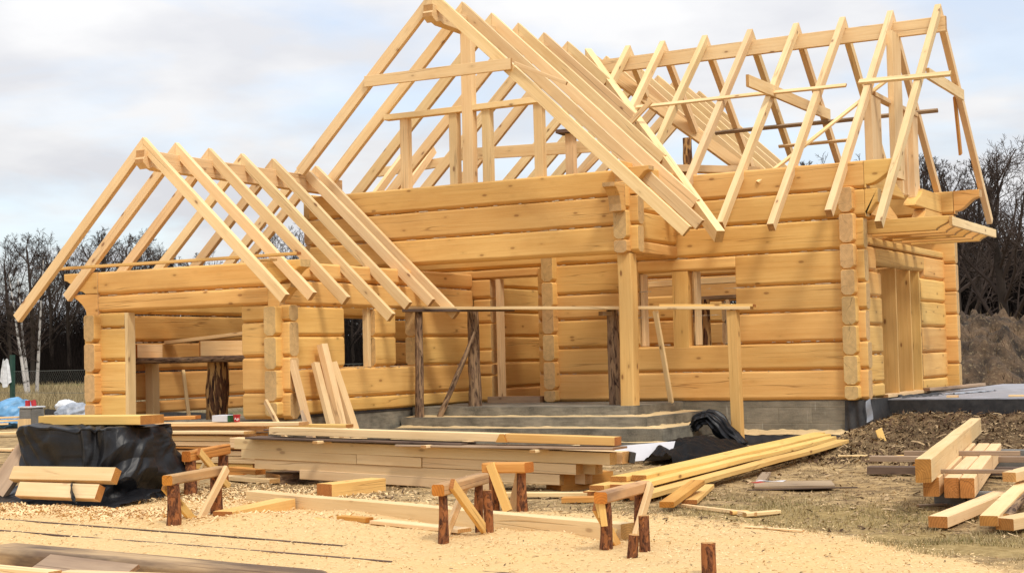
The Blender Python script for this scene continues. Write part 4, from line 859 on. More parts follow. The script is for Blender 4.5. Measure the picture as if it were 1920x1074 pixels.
# ------------------------------------------------------------------ trestles
def trestle(label, la, lb_, h, mt_='trestle', bw=0.10, bh=0.085, r=0.05, over=0.09, brace_near=True, leg='sapling', split=False):
    la, lb_ = Vector(la), Vector(lb_); dd = (lb_ - la); dd.z = 0; dn = dd.normalized(); pn = Vector((dn.y, -dn.x, 0))
    if pn.dot(Vector((CAM.x - la.x, CAM.y - la.y, 0))) < 0: pn = -pn
    mid = (la + lb_) / 2; t = thing('trestle', label, 'trestle', (mid.x, mid.y, G(mid.x, mid.y)), 'log trestles')
    za, zb = G(la.x, la.y) - 0.05, G(lb_.x, lb_.y) - 0.05; top = -0.62 + h
    pole('leg', (la.x, la.y, za), (la.x, la.y, top - bh + 0.01), r * 1.12, r * 0.88, M[leg], t, rough=0.13, bend=0.008)
    pole('leg', (lb_.x, lb_.y, zb), (lb_.x, lb_.y, top - bh + 0.01), r * 1.08, r * 0.85, M[leg], t, rough=0.13, bend=-0.008)
    beam('top_rail', (la.x - dn.x * over, la.y - dn.y * over, top - bh / 2), (lb_.x + dn.x * over, lb_.y + dn.y * over, top - bh / 2 + 0.012), bw, bh, M[mt_], t, bev=0.012, bow=0.006)
    o = pn * (r + 0.03)
    if brace_near:
        a = la + dn * 0.02 + o; b2 = lb_ - dn * 0.10 + o * 1.2
        beam('brace', (a.x, a.y, top - 0.005), (b2.x, b2.y, G(b2.x, b2.y) + 0.01), 0.035, 0.085, M['yellow'], t, upv=pn.cross(Vector((0, 0, 1))))
        o2 = -o; a = lb_ - dn * 0.05 + o2; b2 = la + dn * 0.13 + o2
        beam('brace', (a.x, a.y, top - 0.03), (b2.x, b2.y, G(b2.x, b2.y) - 0.03), 0.03, 0.08, M['sawn'], t, upv=pn.cross(Vector((0, 0, 1))))
    else:
        a = lb_ + dn * 0.03 + o; b2 = la + dn * 0.33 + o * 0.7
        beam('brace', (a.x, a.y, top - 0.01), (b2.x, b2.y, G(b2.x, b2.y) - 0.02), 0.035, 0.08, M['sawn'], t, upv=pn.cross(Vector((0, 0, 1))))
        o2 = -o; a = la + dn * 0.0 + o2; b2 = lb_ - dn * 0.25 + o2
        beam('brace', (a.x, a.y, top - 0.10), (b2.x, b2.y, G(b2.x, b2.y) - 0.03), 0.03, 0.08, M['yellow'], t, upv=pn.cross(Vector((0, 0, 1))))
    return t
t1 = trestle('stained log trestle nearest the black covered pile', (-2.32, -11.93, 0), (-2.46, -11.2, 0), 0.43, brace_near=False, r=0.058)
trestle('orange topped log trestle before the left stack of boards', (-4.18, -9.59, 0), (-4.38, -8.82, 0), 0.46, 'orange', r=0.065, bh=0.11)
trestle('log trestle standing in sawdust with a grey topped rail, middle of the site', (0.63, -12.3, 0), (0.50, -11.55, 0), 0.44, 'trestle', r=0.037, bh=0.085)
trestle('log trestle with an orange rail close to the long stack', (-0.17, -10.16, 0), (0.13, -10.17, 0), 0.43, 'orange', r=0.047, bh=0.09, bw=0.16, over=0.07)
t5 = trestle('log trestle at the right with a splintered leg and grey brace', (2.01, -12.4, 0), (1.98, -11.75, 0), 0.42, 'trestle', r=0.045, bh=0.08, brace_near=False)
beam('torn_strip', (2.015, -12.462, -0.275), (2.03, -12.458, -0.43), 0.045, 0.02, M['yellow'], t5, upv=(0, -1, 0), bev=0.006)
beam('torn_strip', (1.975, -12.452, -0.275), (2.0, -12.455, -0.37), 0.03, 0.015, M['yellow'], t5, upv=(0, -1, 0), bev=0.005)
def stake(label, x, y, h, r, lean=0.0):
    o = pole('bark_stake', (x, y, G(x, y) - 0.10), (x + lean, y, G(x, y) + h), r * 1.05, r, M['sapling'], None, rough=0.09); return tag(o, label, 'stake', 'bark stakes driven into the sawdust')
stake('lone reddish bark stake at the bottom edge of the sawdust', 3.12, -13.28, 0.20, 0.043)
stake('short frayed stake in front of the right trestle', 2.34, -12.72, 0.15, 0.036, 0.03)
stake('dark split stake just behind the right trestle', 2.29, -12.38, 0.24, 0.036)
stake('thin dark stake beside the far leg of the middle trestle', 0.63, -11.62, 0.32, 0.036, -0.02)

# long beam on the sawdust, its bearers and loose slats
tag(beam('ground_beam', (-2.92, -10.13, -0.575), (1.80, -11.60, -0.585), 0.15, 0.155, M['stack'], bow=0.006), 'long pale beam lying on the sawdust behind the trestles', 'beam')
tag(beam('support_block', (-2.10, -11.55, -0.60), (-2.22, -10.5, -0.585), 0.20, 0.12, M['yellow']), 'yellow bearer block at the left end of the long ground beam', 'timber block')
tag(beam('support_block', (1.72, -11.72, -0.60), (1.98, -12.35, -0.62), 0.07, 0.14, M['yellow'], upv=(0.3, 0, 1)), 'yellow board on edge under the right end of the long ground beam', 'timber block')
tag(beam('slat', (-0.55, -11.45, -0.585), (0.46, -11.72, -0.592), 0.15, 0.03, M['stack']), 'flat pale slat lying before the long ground beam', 'board')
tag(beam('slat', (-0.95, -11.40, -0.575), (-0.60, -11.48, -0.575), 0.09, 0.04, M['orange']), 'small orange offcut beside the flat pale slat', 'board')
tag(beam('wood_scrap', (-1.7, -11.15, -0.60), (-1.1, -11.45, -0.605), 0.16, 0.03, M['yellow']), 'thin brown slab half buried below the long ground beam', 'board')
# buried boards whose dark edges show in the sawdust
GE = 'boards buried in the sawdust'
def edge(a, b2, lb, up_=0.05):
    """board on edge whose top just clears the sawdust, following it loosely"""
    n = 60; rings = []; zz0 = [G(a[0] + (b2[0] - a[0]) * i / 8, a[1] + (b2[1] - a[1]) * i / 8) for i in range(9)]
    zA, zB, zC = sum(zz0[:3]) / 3, sum(zz0[3:6]) / 3, sum(zz0[6:]) / 3
    def base(q): return zA + (zB - zA) * q * 2 if q < 0.5 else zB + (zC - zB) * (q - 0.5) * 2
    for i in range(n + 1):
        q = i / n; x = a[0] + (b2[0] - a[0]) * q; y = a[1] + (b2[1] - a[1]) * q; z = G(x, y)
        z = base(q); zt = -0.598 + 0.005 * nz(q * 3, a[0] * 3) if y < -11 and a[0] < 0 else z + 0.004
        rings.append([(x, y - 0.014, z - 0.12), (x, y + 0.014, z - 0.12), (x, y + 0.014, zt), (x, y - 0.014, zt)])
    return tag(link('buried_board', loft(rings, False), M['dark']), lb, 'board', GE)
edge((-5.2, -12.03), (0.05, -12.78), 'dark board edge showing in the sawdust, upper one of two')
edge((-4.4, -12.74), (0.9, -13.40), 'dark board edge showing in the sawdust, lower one of two')
edge((1.35, -13.45), (2.6, -13.35), 'short dark board edge at the bottom of the sawdust')
# old beams in the near left corner
tag(log('old_beam', (-1.22, -14.86, -0.53), (1.5, -15.06, -0.56), 0.27, None, 0.30, M['oldwood'], 0.05), 'weathered hewn beam lying in the bottom left corner', 'beam', 'old timbers in the near corner')
tag(beam('old_board', (-0.42, -15.22, -0.435), (0.42, -15.36, -0.445), 0.17, 0.025, M['grey'], upv=(0, -0.5, 1)), 'grey wide board tilted against the weathered hewn beam', 'board', 'old timbers in the near corner')
tag(beam('old_board', (-0.95, -15.42, -0.455), (-0.02, -15.50, -0.455), 0.10, 0.05, M['sawn']), 'pale board end at the left bottom corner', 'board', 'old timbers in the near corner')
tag(beam('old_board', (0.05, -15.48, -0.44), (0.98, -15.30, -0.445), 0.09, 0.03, M['stack']), 'pale slat lying before the grey wide board at the bottom', 'board', 'old timbers in the near corner')

# loose scraps on the dirt
for a, b2, wd, ht, mt_, lb in (
    ((2.36, -10.62), (2.86, -10.72), 0.035, 0.012, 'sawn', 'thin white strip of wood where the sawdust meets the grass'),
    ((1.95, -9.86), (2.06, -9.76), 0.07, 0.03, 'yellow', 'small yellow chip of wood on the grass edge'),
    ((2.12, -10.0), (2.32, -9.72), 0.06, 0.035, 'sawn', 'pale split chunk of wood on the grass edge'),
    ((3.26, -8.88), (3.46, -8.72), 0.06, 0.02, 'grey', 'brown splinter before the blocks of the heavy beams'),
    ((1.55, -3.9), (1.75, -3.55), 0.09, 0.04, 'yellow', 'small board end lying at the foot of the earth bank'),
    ((2.15, -4.6), (2.3, -4.25), 0.07, 0.04, 'orange', 'short orange block at the foot of the earth bank'),
    ((0.95, -3.6), (1.3, -3.5), 0.10, 0.02, 'sawn', 'flat pale chip between the slanting pile and the earth bank')):
    za = max(G(*a), G(*b2)) + ht / 2 + 0.002
    tag(beam('wood_scrap', (a[0], a[1], za), (b2[0], b2[1], za), wd, ht, M[mt_], bev=0.008), lb, 'wood scrap')
zb = G(1.15, -2.2); tag(beam('wood_scrap', (1.14, -2.2, zb - 0.04), (1.02, -2.0, zb + 0.15), 0.09, 0.02, M['yellow'], upv=(0, -1, 0.3)), 'little board stuck upright in the earth bank', 'wood scrap')

# ------------------------------------------------------------------ black film: covered pile and the heap at the steps
CRD = []
CR0 = random.Random(3)
for k_ in range(9):
    v_ = Vector((CR0.uniform(-1, 1), CR0.uniform(-0.5, 0.5), CR0.uniform(-0.8, 0.8))).normalized(); CRD.append((v_, CR0.uniform(0.8, 1.3), CR0.uniform(0, 9)))
def tri(q): q = q - math.floor(q); return 1 - 4 * abs(q - 0.5)
def crump(p, s1=2.2, s2=5.5):
    """creased film: triangle waves in many directions, each warped and fading in and out"""
    p = Vector(p); wv = noise.noise_vector(p * 1.3) * 0.30 + noise.noise_vector(p * 3.1 + Vector((4, 1, 7))) * 0.10; q = p + wv; t_ = 0.0
    for i, (d_, f_, o_) in enumerate(CRD):
        sc_ = s1 * 2.3 if i < 4 else s2 * 2.1
        am = max(0.0, 0.45 + 1.3 * noise.noise(p * 1.4 + Vector((o_ * 3, o_, 2))))
        t_ += am * tri(q.dot(d_) * sc_ * 0.55 * f_ + o_) * (0.30 if i < 4 else 0.11)
    return t_
def covered():
    cx, cy = -4.97, -10.12; nu, nv = 420, 170
    def f(u, v):
        a = 2 * pi * u; ex = 0.36; c, s = cos(a), sin(a)
        X = math.copysign(abs(c) ** ex, c); Y = math.copysign(abs(s) ** ex, s)
        if v < 0.72: q = v / 0.72; z = -0.66 + 0.80 * q; rr = 1.0 + 0.03 * (1 - q)
        else: q = (v - 0.72) / 0.28; z = 0.14 + 0.035 * sin(q * pi / 2); rr = 1.0 - q
        lean = 0.10 * (z + 0.6) * (1 if X > 0 else -0.5)
        p = Vector((cx + 0.76 * X * rr, cy + 0.50 * Y * rr, z))
        if X > 0: p.x += 0.10 * sin(min(1, max(0, (z + 0.6) / 0.75)) * pi) * rr - 0.05
        k = crump(p); side = min(1.0, (1 - q) * 3) if v >= 0.72 else 1.0
        ph = 9.0 * p.x + 3.4 * p.z + 3.0 * nz(p.x * 1.3, p.z * 1.3); fold = 0.030 * (1 - abs(sin(ph * 0.5)) * 2) * (0.55 + 0.9 * nz(p.x * 2, 1, p.z)) + 0.02 * sin(3.1 * p.x - 2.2 * p.z)
        d = (0.105 * k + 0.7 * fold - 0.02) * (0.35 + 0.65 * side); n = Vector((X, Y, 0.0 if v < 0.7 else 0.8)).normalized()
        return p + n * d
    return grid_mesh(nu, nv, f, True)
tp = thing('covered_pile', 'waist high pile wrapped in crumpled black plastic film', 'covered pile', (-4.76, -10.1, -0.6))
link('film_cover', covered(), M['tarp'], tp)
def skirt(u, v):
    x = -6.35 + 2.45 * u; y0_ = -11.04 + 0.07 * nz(x * 2.3, 4) + 0.05 * nz(x * 6, 2); y = y0_ + 0.75 * v
    z = G(x, y) + 0.022 + 0.10 * v * v + 0.10 * max(0, crump((x, y, 0), 2.6, 6.5)) * (0.25 + v) * (1 - 0.3 * v) - 0.02 * (1 - min(1, v * 6))
    return (x, y, z)
o = link('film_skirt', grid_mesh(220, 40, skirt, True), M['tarp'], tp)
lump = lambda u, v: (-4.48 + 0.20 * (u - 0.5) * (1.6 - 0.6 * v) * 1.3 + 0.05 * v, -11.0 + 0.12 * cos(u * pi) + 0.03 * nz(u * 5, v * 5), -0.57 + 0.16 * sin(u * pi) * (0.4 + 0.6 * sin(v * pi)) + 0.02 * nz(u * 7, v * 4, 5) + 0.07 * v)
link('film_fold', grid_mesh(26, 16, lump, True), M['tarp'], tp)
GT = 'beams lying on and against the covered pile'
tag(beam('cover_beam', (-5.56, -10.20, 0.195), (-4.12, -10.22, 0.20), 0.34, 0.09, M['yellow']), 'broad yellow beam weighing down the top of the black film', 'beam', GT)
tag(beam('leaning_beam', (-5.33, -10.92, -0.325), (-3.95, -10.92, -0.315), 0.09, 0.145, M['beamend'], upv=(0, 0.55, 1)), 'upper pale beam leaning on the front of the black covered pile', 'beam', GT)
tag(beam('leaning_beam', (-5.16, -11.0, -0.475), (-4.08, -11.0, -0.475), 0.09, 0.15, M['beamend'], upv=(0, 0.5, 1)), 'lower pale beam at the foot of the black covered pile', 'beam', GT)
tag(beam('leaning_beam', (-5.84, -10.70, -0.55), (-5.68, -10.35, -0.03), 0.22, 0.09, M['grey'], upv=(0.4, -1, 0.4)), 'short brown slab leaning on the left end of the black covered pile', 'beam', GT)
tag(beam('offcut', (-4.35, -9.9, 0.19), (-3.95, -9.72, 0.2), 0.2, 0.035, M['orange']), 'orange offcut lying on the back of the black covered pile', 'board')

film = thing('plastic_film', 'crumpled black plastic film lying beside the porch steps', 'plastic film', (-1.45, -2.8, -0.6))
def heapf(u, v):
    q = v; cx = -1.02 - 0.45 * q; y = -4.62 + 3.15 * q; wv = 0.20 + 0.30 * sin(min(1, q * 1.2) * pi * 0.62) + 0.05 * nz(q * 6, 2); x = cx + (u - 0.5) * 2 * wv + 0.05 * nz(u * 4, v * 7)
    e = max(0.0, 1 - (2 * u - 1) ** 2); k = crump((x, y, 0.3), 2.2, 5.0); z = G(x, y) + 0.012 + e ** 0.6 * (0.10 + 0.10 * sin(q * pi)) + (0.10 * k + 0.02) * e ** 0.5
    return (x, y, max(z + 0.02, G(x, y) + 0.035))
link('film_sheet', grid_mesh(90, 200, heapf, True), M['sheet'], film)
BP = [Vector(p) for p in ((-1.86, -1.52, -0.36), (-1.72, -1.49, -0.21), (-1.56, -1.46, -0.17), (-1.42, -1.44, -0.30), (-1.30, -1.42, -0.46), (-1.16, -1.40, -0.62))]
def bundle(u, v):
    f = v * 5; i = min(4, int(f)); p = BP[i].lerp(BP[i + 1], f - i); d = (BP[i + 1] - BP[i]).normalized(); s_ = Vector((0, 1, 0)); t_ = d.cross(s_)
    a = 2 * pi * u; r = 0.025 + 0.10 * sin(pi * min(1, 0.08 + v * 0.75)) ** 0.8 + 0.05 * v * v; n_ = s_ * cos(a) * 1.15 + t_ * sin(a) * 0.8; q = p + n_ * r
    fold = 0.028 * tri(u * 5 + 0.35 * nz(v * 3, 2) + 0.2 * sin(v * 4)) + 0.016 * tri(u * 11 + 0.6 * nz(v * 5, 7))
    return q + n_ * (0.05 * crump(q, 2.4, 5.0) + fold)
link('film_bundle', grid_mesh(200, 120, bundle, True), M['tarp'], film)
tag(solid(link('foam_panel', grid_mesh(6, 4, lambda u, v: (-1.66 + 0.58 * u, -4.62 + 0.55 * u + 0.16 * v, -0.615 + 0.205 * v + 0.035 * u), False), M['white']), 0.04), 'white foam panel propped behind the black film at the end of the long stack', 'panel')
# footing ledge along the front of the foundation, wrapped in membrane and covered with sawdust
lg = thing('footing_ledge', 'low footing wrapped in black membrane along the foundation', 'footing', (-0.6, -0.3, -0.6))
def ledge_front(u, v):
    x = -2.2 + 2.75 * u; return (x, -0.50 - 0.06 * (1 - v) + 0.03 * nz(x * 3, v), -0.70 + (0.215 + 0.02 * nz(x * 2, 3)) * v)
link('membrane', grid_mesh(70, 8, ledge_front, True), M['membrane'], lg)
link('sawdust_cover', grid_mesh(90, 12, lambda u, v: (-2.2 + 2.75 * u, -0.505 + 0.53 * v, -0.485 + 0.02 * nz(u * 16, 3) + 0.05 * v + 0.02 * nz(u * 22, v * 5)), True), M['sawdust'], lg)
mb = thing('membrane_flap', 'black membrane hanging over the corner of the foundation', 'membrane', (0.2, 0.0, -0.5))
link('flap', grid_mesh(26, 20, lambda u, v: ((-0.03 + 0.30 * u / 0.6, -0.015 - 0.05 * (1 - v) + 0.012 * sin(u * 22 + v * 2), -0.52 + 0.515 * v) if u < 0.6 else (0.27 + 0.02 * sin(v * 5), -0.02 + 1.4 * (u - 0.6) / 0.4, -0.5 + 0.03 + 0.46 * v)), True), M['membrane'], mb)
link('flap_tip', grid_mesh(8, 14, lambda u, v: (0.30 + 0.10 * u * (1 - 0.3 * v), -0.06 + 0.02 * sin(v * 6), -0.33 + 0.31 * v + 0.05 * u), True), M['greybag'], mb)

# sawdust on the step treads
sdv = []; sdf = []
def tread(x0, x1, y0, y1, z, edge_x=False, seed=0):
    n = int((x1 - x0) / 0.05) if not edge_x else int((y1 - y0) / 0.05); base = len(sdv); mnum = 6
    for i in range(n + 1):
        q = i / n
        for j in range(mnum + 1):
            p = j / mnum
            if not edge_x: x = x0 + (x1 - x0) * q; front = y0 + 0.07 + 0.10 * nz(x * 2.1, seed) + 0.05 * nz(x * 8, seed); y = front + (y1 - front) * p
            else: y = y0 + (y1 - y0) * q; fr = x1 - 0.05 - 0.05 * nz(y * 3, seed); x = fr + (x0 - fr) * p
            sdv.append((x, y, z + 0.002 + 0.026 * p ** 1.4 * max(0.06, 0.5 + 0.9 * nz(x * 1.7, y * 4, seed) + 0.5 * nz(x * 7, y * 13))))
    for i in range(n):
        for j in range(mnum): a = base + i * (mnum + 1) + j; sdf.append((a, a + 1, a + mnum + 2, a + mnum + 1))
tread(-6.3, -2.22, -2.30, -1.975, -0.143, seed=1); tread(-6.3, -1.85, -2.62, -2.305, -0.293, seed=2); tread(-6.3, -1.68, -2.80, -2.625, -0.473, seed=3)
tread(-2.595, -2.21, -1.95, 0.0, -0.143, True, 4); tread(-2.195, -1.83, -2.28, 0.0, -0.293, True, 5)
so = link('sawdust', mesh_from(sdv, sdf, True), M['sawdust']); tag(so, None, None, kind='stuff')

# ------------------------------------------------------------------ terrace, earth mound
tr_ = slab_box('terrace', 0.235, 9.0, 1.30, 10.0, -0.34, -0.03, M['slab'], None, 0.01); tag(tr_, None, None, kind='structure')
te = link('terrace_edge', grid_mesh(120, 6, lambda u, v: (0.24 + 8.7 * u, 1.285 - 0.012 * abs(nz(u * 40, v * 2)), -0.37 + 0.325 * v), True), M['membrane']); tag(te, None, None, kind='structure')
def mound(u, v):
    x = -7 + 20 * u; y = 13.2 + 9 * v; e = sin(pi * v) ** 0.8
    pr = 1.02 + 0.36 * nz(x * 0.55, 2.2) + 0.22 * nz(x * 1.7, 9)
    if x < -2.6: pr *= sstep(-5.2, -2.6, x)
    h = 2.03 * pr * e
    if x > -0.75: h *= 1 - 0.55 * sstep(-0.75, 0.25, x)
    return (x + 0.3 * nz(v * 5, x), y, -0.75 + h + 0.30 * e * nz(x * 2.2, y * 2.2) + 0.34 * e * abs(nz(x * 4.2, y * 4.2)) + 0.08 * e * nz(x * 11, y * 11) + 0.25 * e * abs(nz(x * 1.4, y * 1.4, 4)) - 0.16 * e)
mo = link('earth_mound', grid_mesh(220, 70, mound, True), M['mound']); tag(mo, None, None, kind='structure')

# ------------------------------------------------------------------ corner of the site on the left
bb = thing('blue_bag', 'big crumpled blue plastic bag by the fence', 'bag', (-21.3, 3.8, -0.6))
def blob(c, rx, ry, rz, am, s, seed=0.0, flat=0.0):
    def f(u, v):
        a = 2 * pi * u; t_ = pi * (v - 0.5); p = Vector((cos(t_) * cos(a), cos(t_) * sin(a), sin(t_)))
        k = 1 + am * crump((p.x + seed, p.y, p.z), s, s * 2.3); z = p.z * rz * k
        return (c[0] + p.x * rx * k, c[1] + p.y * ry * k, c[2] + max(-flat if flat else -9, z))
    return f
link('bag_body', grid_mesh(60, 40, blob((-21.4, 3.8, -0.36), 0.62, 0.55, 0.40, 0.22, 1.6, 1.0), True), M['bluebag'], bb)
link('bag_tail', grid_mesh(40, 26, blob((-20.9, 3.3, -0.55), 0.35, 0.4, 0.16, 0.3, 2.2, 5.0), True), M['bluebag'], bb)
cbk = thing('crate_block', 'upright grey block with red capped bottles beside the blue bag', 'block', (-19.9, 3.0, -0.6))
slab_box('block_body', -20.12, -19.72, 2.8, 3.2, -0.66, -0.15, M['blockgrey'], cbk, 0.02); slab_box('block_top', -20.14, -19.70, 2.78, 3.22, -0.148, -0.11, M['whitebag'], cbk, 0.012)
for dx, lean, lb in ((-0.10, 0.5, 'red cap leaning left on the grey block'), (0.10, 0.05, 'upright red cap on the grey block')):
    tag(beam('red_cap', (-19.92 + dx, 2.98, -0.11), (-19.92 + dx + 0.08 * lean - 0.04, 2.98, 0.02), 0.10, 0.10, M['red'], None, upv=(0, 1, 0), bev=0.02), lb, 'cap', 'red caps on the block')
wb = thing('pale_bag', 'pale plastic bag slumped behind the grey block', 'bag', (-19.0, 3.6, -0.6))
link('bag_body', grid_mesh(50, 30, blob((-19.25, 3.7, -0.35), 0.50, 0.45, 0.28, 0.25, 2.0, 9.0), True), M['greybag'], wb); link('bag_top', grid_mesh(40, 26, blob((-19.75, 3.9, -0.16), 0.25, 0.25, 0.16, 0.25, 2.0, 3.0), True), M['whitebag'], wb)
tag(beam('shelf_board', (-19.3, 3.1, -0.39), (-18.4, 3.0, -0.39), 0.3, 0.06, M['white']), 'white board lying under the pale bag', 'board')
for i, (x0, y0, x1, y1, z, lb) in enumerate(((-21.9, 1.2, -19.8, 3.6, -0.36, 'topmost'), (-22.0, 1.1, -20.2, 3.0, -0.43, 'second'), (-21.9, 0.9, -20.35, 2.7, -0.50, 'third'), (-21.8, 0.7, -20.5, 2.4, -0.57, 'lowest'))):
    tag(beam('thin_board', (x0, y0, z), (x1, y1, z), 0.35, 0.035, M['sawn']), '%s thin board of the small pile before the blue bag' % lb, 'board', 'thin boards before the blue bag')
tag(beam('wood_block', (-19.4, 2.3, -0.6), (-19.4, 2.3, -0.37), 0.24, 0.22, M['sawn'], upv=(0, 1, 0), bev=0.03), 'small wooden block in front of the grey block', 'timber block')
tag(beam('loose_board', (-13.5, -4.1, -0.585), (-12.7, -4.1, -0.58), 0.2, 0.04, M['sawn']), 'pale board lying on the dirt left of the covered pile', 'board')
tag(beam('loose_board', (-18.5, -0.6, -0.55), (-16.4, 0.2, -0.54), 0.3, 0.05, M['sawn']), 'pale board lying on the dirt beyond the covered pile', 'board')

# fence along the left boundary
FE = thing('wire_fence', 'green posted wire mesh fence along the field', 'fence', (-26.8, 8.7, -0.6))
fpts = [Vector((-60 + 9.2 * i, 20.0 - 3.15 * i, -0.62)) for i in range(3)] + [Vector((-26.8, 8.75, -0.62)), Vector((-16.5, 5.2, -0.62)), Vector((-12.0, 9.0, -0.62)), Vector((-12.0, 22.0, -0.62))]
for p in fpts: beam('post', (p.x, p.y, -0.7), (p.x, p.y, 1.15), 0.11, 0.11, M['darkgreen'], FE, upv=(0, 1, 0))
wv_, wf_ = [], []
def wire(a, b2, wd=0.004):
    d = (Vector(b2) - Vector(a)).normalized(); n = d.cross(Vector((0.3, -0.95, 0.1))).normalized() * wd; i = len(wv_)
    wv_.extend([tuple(Vector(a) - n), tuple(Vector(a) + n), tuple(Vector(b2) + n), tuple(Vector(b2) - n)]); wf_.append((i, i + 1, i + 2, i + 3))
for p, q_ in zip(fpts, fpts[1:]):
    L = (q_ - p).length; ht = 1.25; k = 0.13; d = (q_ - p).normalized(); nst = int(L / k)
    for i in range(-int(ht / k), nst + 1):
        for sg_ in (1, -1):
            s0 = i * k; a0, a1 = 0.0, ht
            if sg_ == 1: lo, hi = max(0, -s0), min(ht, L - s0); f_ = lambda z, s0=s0: p + d * (s0 + z) + Vector((0, 0, 0.05 + z))
            else: lo, hi = max(0, s0 + ht - L), min(ht, s0 + ht); f_ = lambda z, s0=s0: p + d * (s0 + ht - z) + Vector((0, 0, 0.05 + z))
            if hi - lo > 0.05: wire(f_(lo), f_(hi), 0.0016)
    for zz_ in (0.06, 0.7, 1.3): wire(p + Vector((0, 0, zz_)), q_ + Vector((0, 0, zz_)), 0.005)
link('wire_mesh', mesh_from(wv_, wf_), M['wire'], FE)
link('bottom_strip', grid_mesh(40, 3, lambda u, v: (-24.5 + 9.0 * u, 7.85 - 3.0 * u - 0.1, -0.68 + 0.32 * v + 0.03 * nz(u * 20, 1)), True), M['membrane'], FE)
tag(link('white_bag', grid_mesh(26, 30, lambda u, v: (-26.95 + (0.05 + 0.24 * v * (1 - 0.25 * v)) * (u - 0.45) * 1.5, 8.62 - 0.05 * cos(u * pi) + 0.03 * sin(u * 14), 1.02 - 0.62 * v - 0.16 * sin(u * pi) * v + 0.06 * nz(u * 4, v * 3)), True), M['whitebag']), 'white plastic bag caught on the green fence post', 'bag')

# ------------------------------------------------------------------ trees
def tube(vs, fs, pts, r0, r1, sides):
    n = len(pts); base = len(vs)
    for i, p in enumerate(pts):
        d = (pts[min(i + 1, n - 1)] - pts[max(i - 1, 0)]).normalized(); a = d.orthogonal().normalized(); b2 = d.cross(a); r = r0 + (r1 - r0) * i / (n - 1)
        for k in range(sides):
            an = 2 * pi * k / sides; vs.append(tuple(p + a * (r * cos(an)) + b2 * (r * sin(an))))
    for i in range(n - 1):
        for k in range(sides): a0 = base + i * sides + k; a1 = base + i * sides + (k + 1) % sides; fs.append((a0, a1, a1 + sides, a0 + sides))
def make_tree(seed, h=1.0, spread=0.55, limbs=11, first=0.22, trunk_r=0.019, levels=4, upw=0.25, twig=0.0012, kids=(7, 6, 5, 4)):
    R = random.Random(seed); tv, tf, cv, cf = [], [], [], []
    def grow(p, d, L, r, lev, vs, fs):
        ns = 7 if lev == 0 else 4 if lev < 3 else 3; pts = [p.copy()]; dirs = [d.copy()]
        for i in range(ns):
            d = (d + Vector((R.uniform(-1, 1), R.uniform(-1, 1), R.uniform(-0.7, 0.9))) * (0.07 if lev == 0 else 0.24) + Vector((0, 0, upw * 0.22 if lev else 0.1))).normalized()
            p = p + d * (L / ns); pts.append(p.copy()); dirs.append(d.copy())
        tube(vs, fs, pts, r, r * (0.32 if lev == 0 else 0.4), 8 if lev == 0 else 5 if lev == 1 else 3)
        if lev >= levels: return
        nk = limbs if lev == 0 else kids[lev - 1]
        for k in range(nk):
            q = (first + (1 - first) * (k + R.random()) / nk) if lev == 0 else 0.22 + 0.78 * (k + R.random() * 0.9) / nk; q = min(q, 0.999)
            i = int(q * ns); fr = q * ns - i; bp = pts[i].lerp(pts[i + 1], fr); bd = dirs[i]
            an = R.uniform(0, 2 * pi); sd_ = bd.orthogonal().normalized(); sd_.rotate(Matrix.Rotation(an, 3, bd).to_quaternion())
            op = R.uniform(0.7, 1.15) * (1.0 if lev else 1.0 - 0.35 * q)
            nd = (bd * cos(op) + sd_ * sin(op) + Vector((0, 0, upw * 0.5))).normalized()
            if lev == 0: nl = spread * h * (1.0 - 0.62 * (q - first) / (1 - first)) * R.uniform(0.75, 1.15)
            else: nl = L * R.uniform(0.38, 0.62) * (1.15 - 0.45 * q)
            nr = max(twig, r * (1 - 0.6 * q) * R.uniform(0.42, 0.58))
            if lev == levels - 1: nr = twig
            grow(bp, nd, nl, nr, lev + 1, tv if lev == 0 and False else cv, cf)
    grow(Vector((0, 0, 0)), Vector((0, 0, 1)), h * 0.9, trunk_r, 0, tv, tf)
    zt_ = max(v[2] for v in cv); tv = [tuple(c / zt_ for c in v) for v in tv]; cv = [tuple(c / zt_ for c in v) for v in cv]   # unit height
    a = mesh_from(tv, tf, True, 'trunk'); a.materials.append(M['trunk']); b2 = mesh_from(cv, cf, False, 'crown'); b2.materials.append(M['twig']); return a, b2
PROT = [make_tree(11, spread=0.50), make_tree(23, spread=0.42, first=0.3, limbs=12), make_tree(37, spread=0.56, first=0.18, limbs=10), make_tree(41, spread=0.36, first=0.35, limbs=13, upw=0.5), make_tree(58, spread=0.46, first=0.26, limbs=12)]
THIN = [make_tree(71, spread=0.30, first=0.28, limbs=9, trunk_r=0.013, kids=(5, 5, 4, 3)), make_tree(77, spread=0.34, first=0.2, limbs=9, trunk_r=0.012, kids=(5, 5, 4, 3))]
def tree(name, label, group, proto, x, y, z, h, rz, wid=1.0, tmat=None):
    t = thing(name, label, 'tree', (x, y, z), group)
    for nm, me in zip(('trunk', 'crown'), proto):
        o = link(nm, me, None, t, Matrix.Translation((x, y, z)) @ Matrix.Rotation(rz, 4, 'Z') @ Matrix.Diagonal((h * wid, h * wid, h, 1)))
    return t
RT = random.Random(5)
def along(px, D):
    """ground position D metres from the camera in the direction seen at column px of the photograph (layout helper for the tree line)"""
    d = fw * 1.0 + rt2 * ((px - 960) / 2832.43); d.z = 0; d.normalize(); p = CAM + d * D; return p.x, p.y
LEFT = [(-70, 470, 118), (-25, 500, 124), (18, 455, 120), (58, 436, 116), (95, 468, 128), (130, 462, 122), (172, 440, 126), (205, 425, 118), (245, 432, 122), (280, 455, 130), (318, 468, 124), (352, 480, 132), (392, 462, 128), (430, 500, 130), (470, 478, 126), (520, 430, 118), (560, 420, 122), (600, 470, 128), (660, 500, 130)]
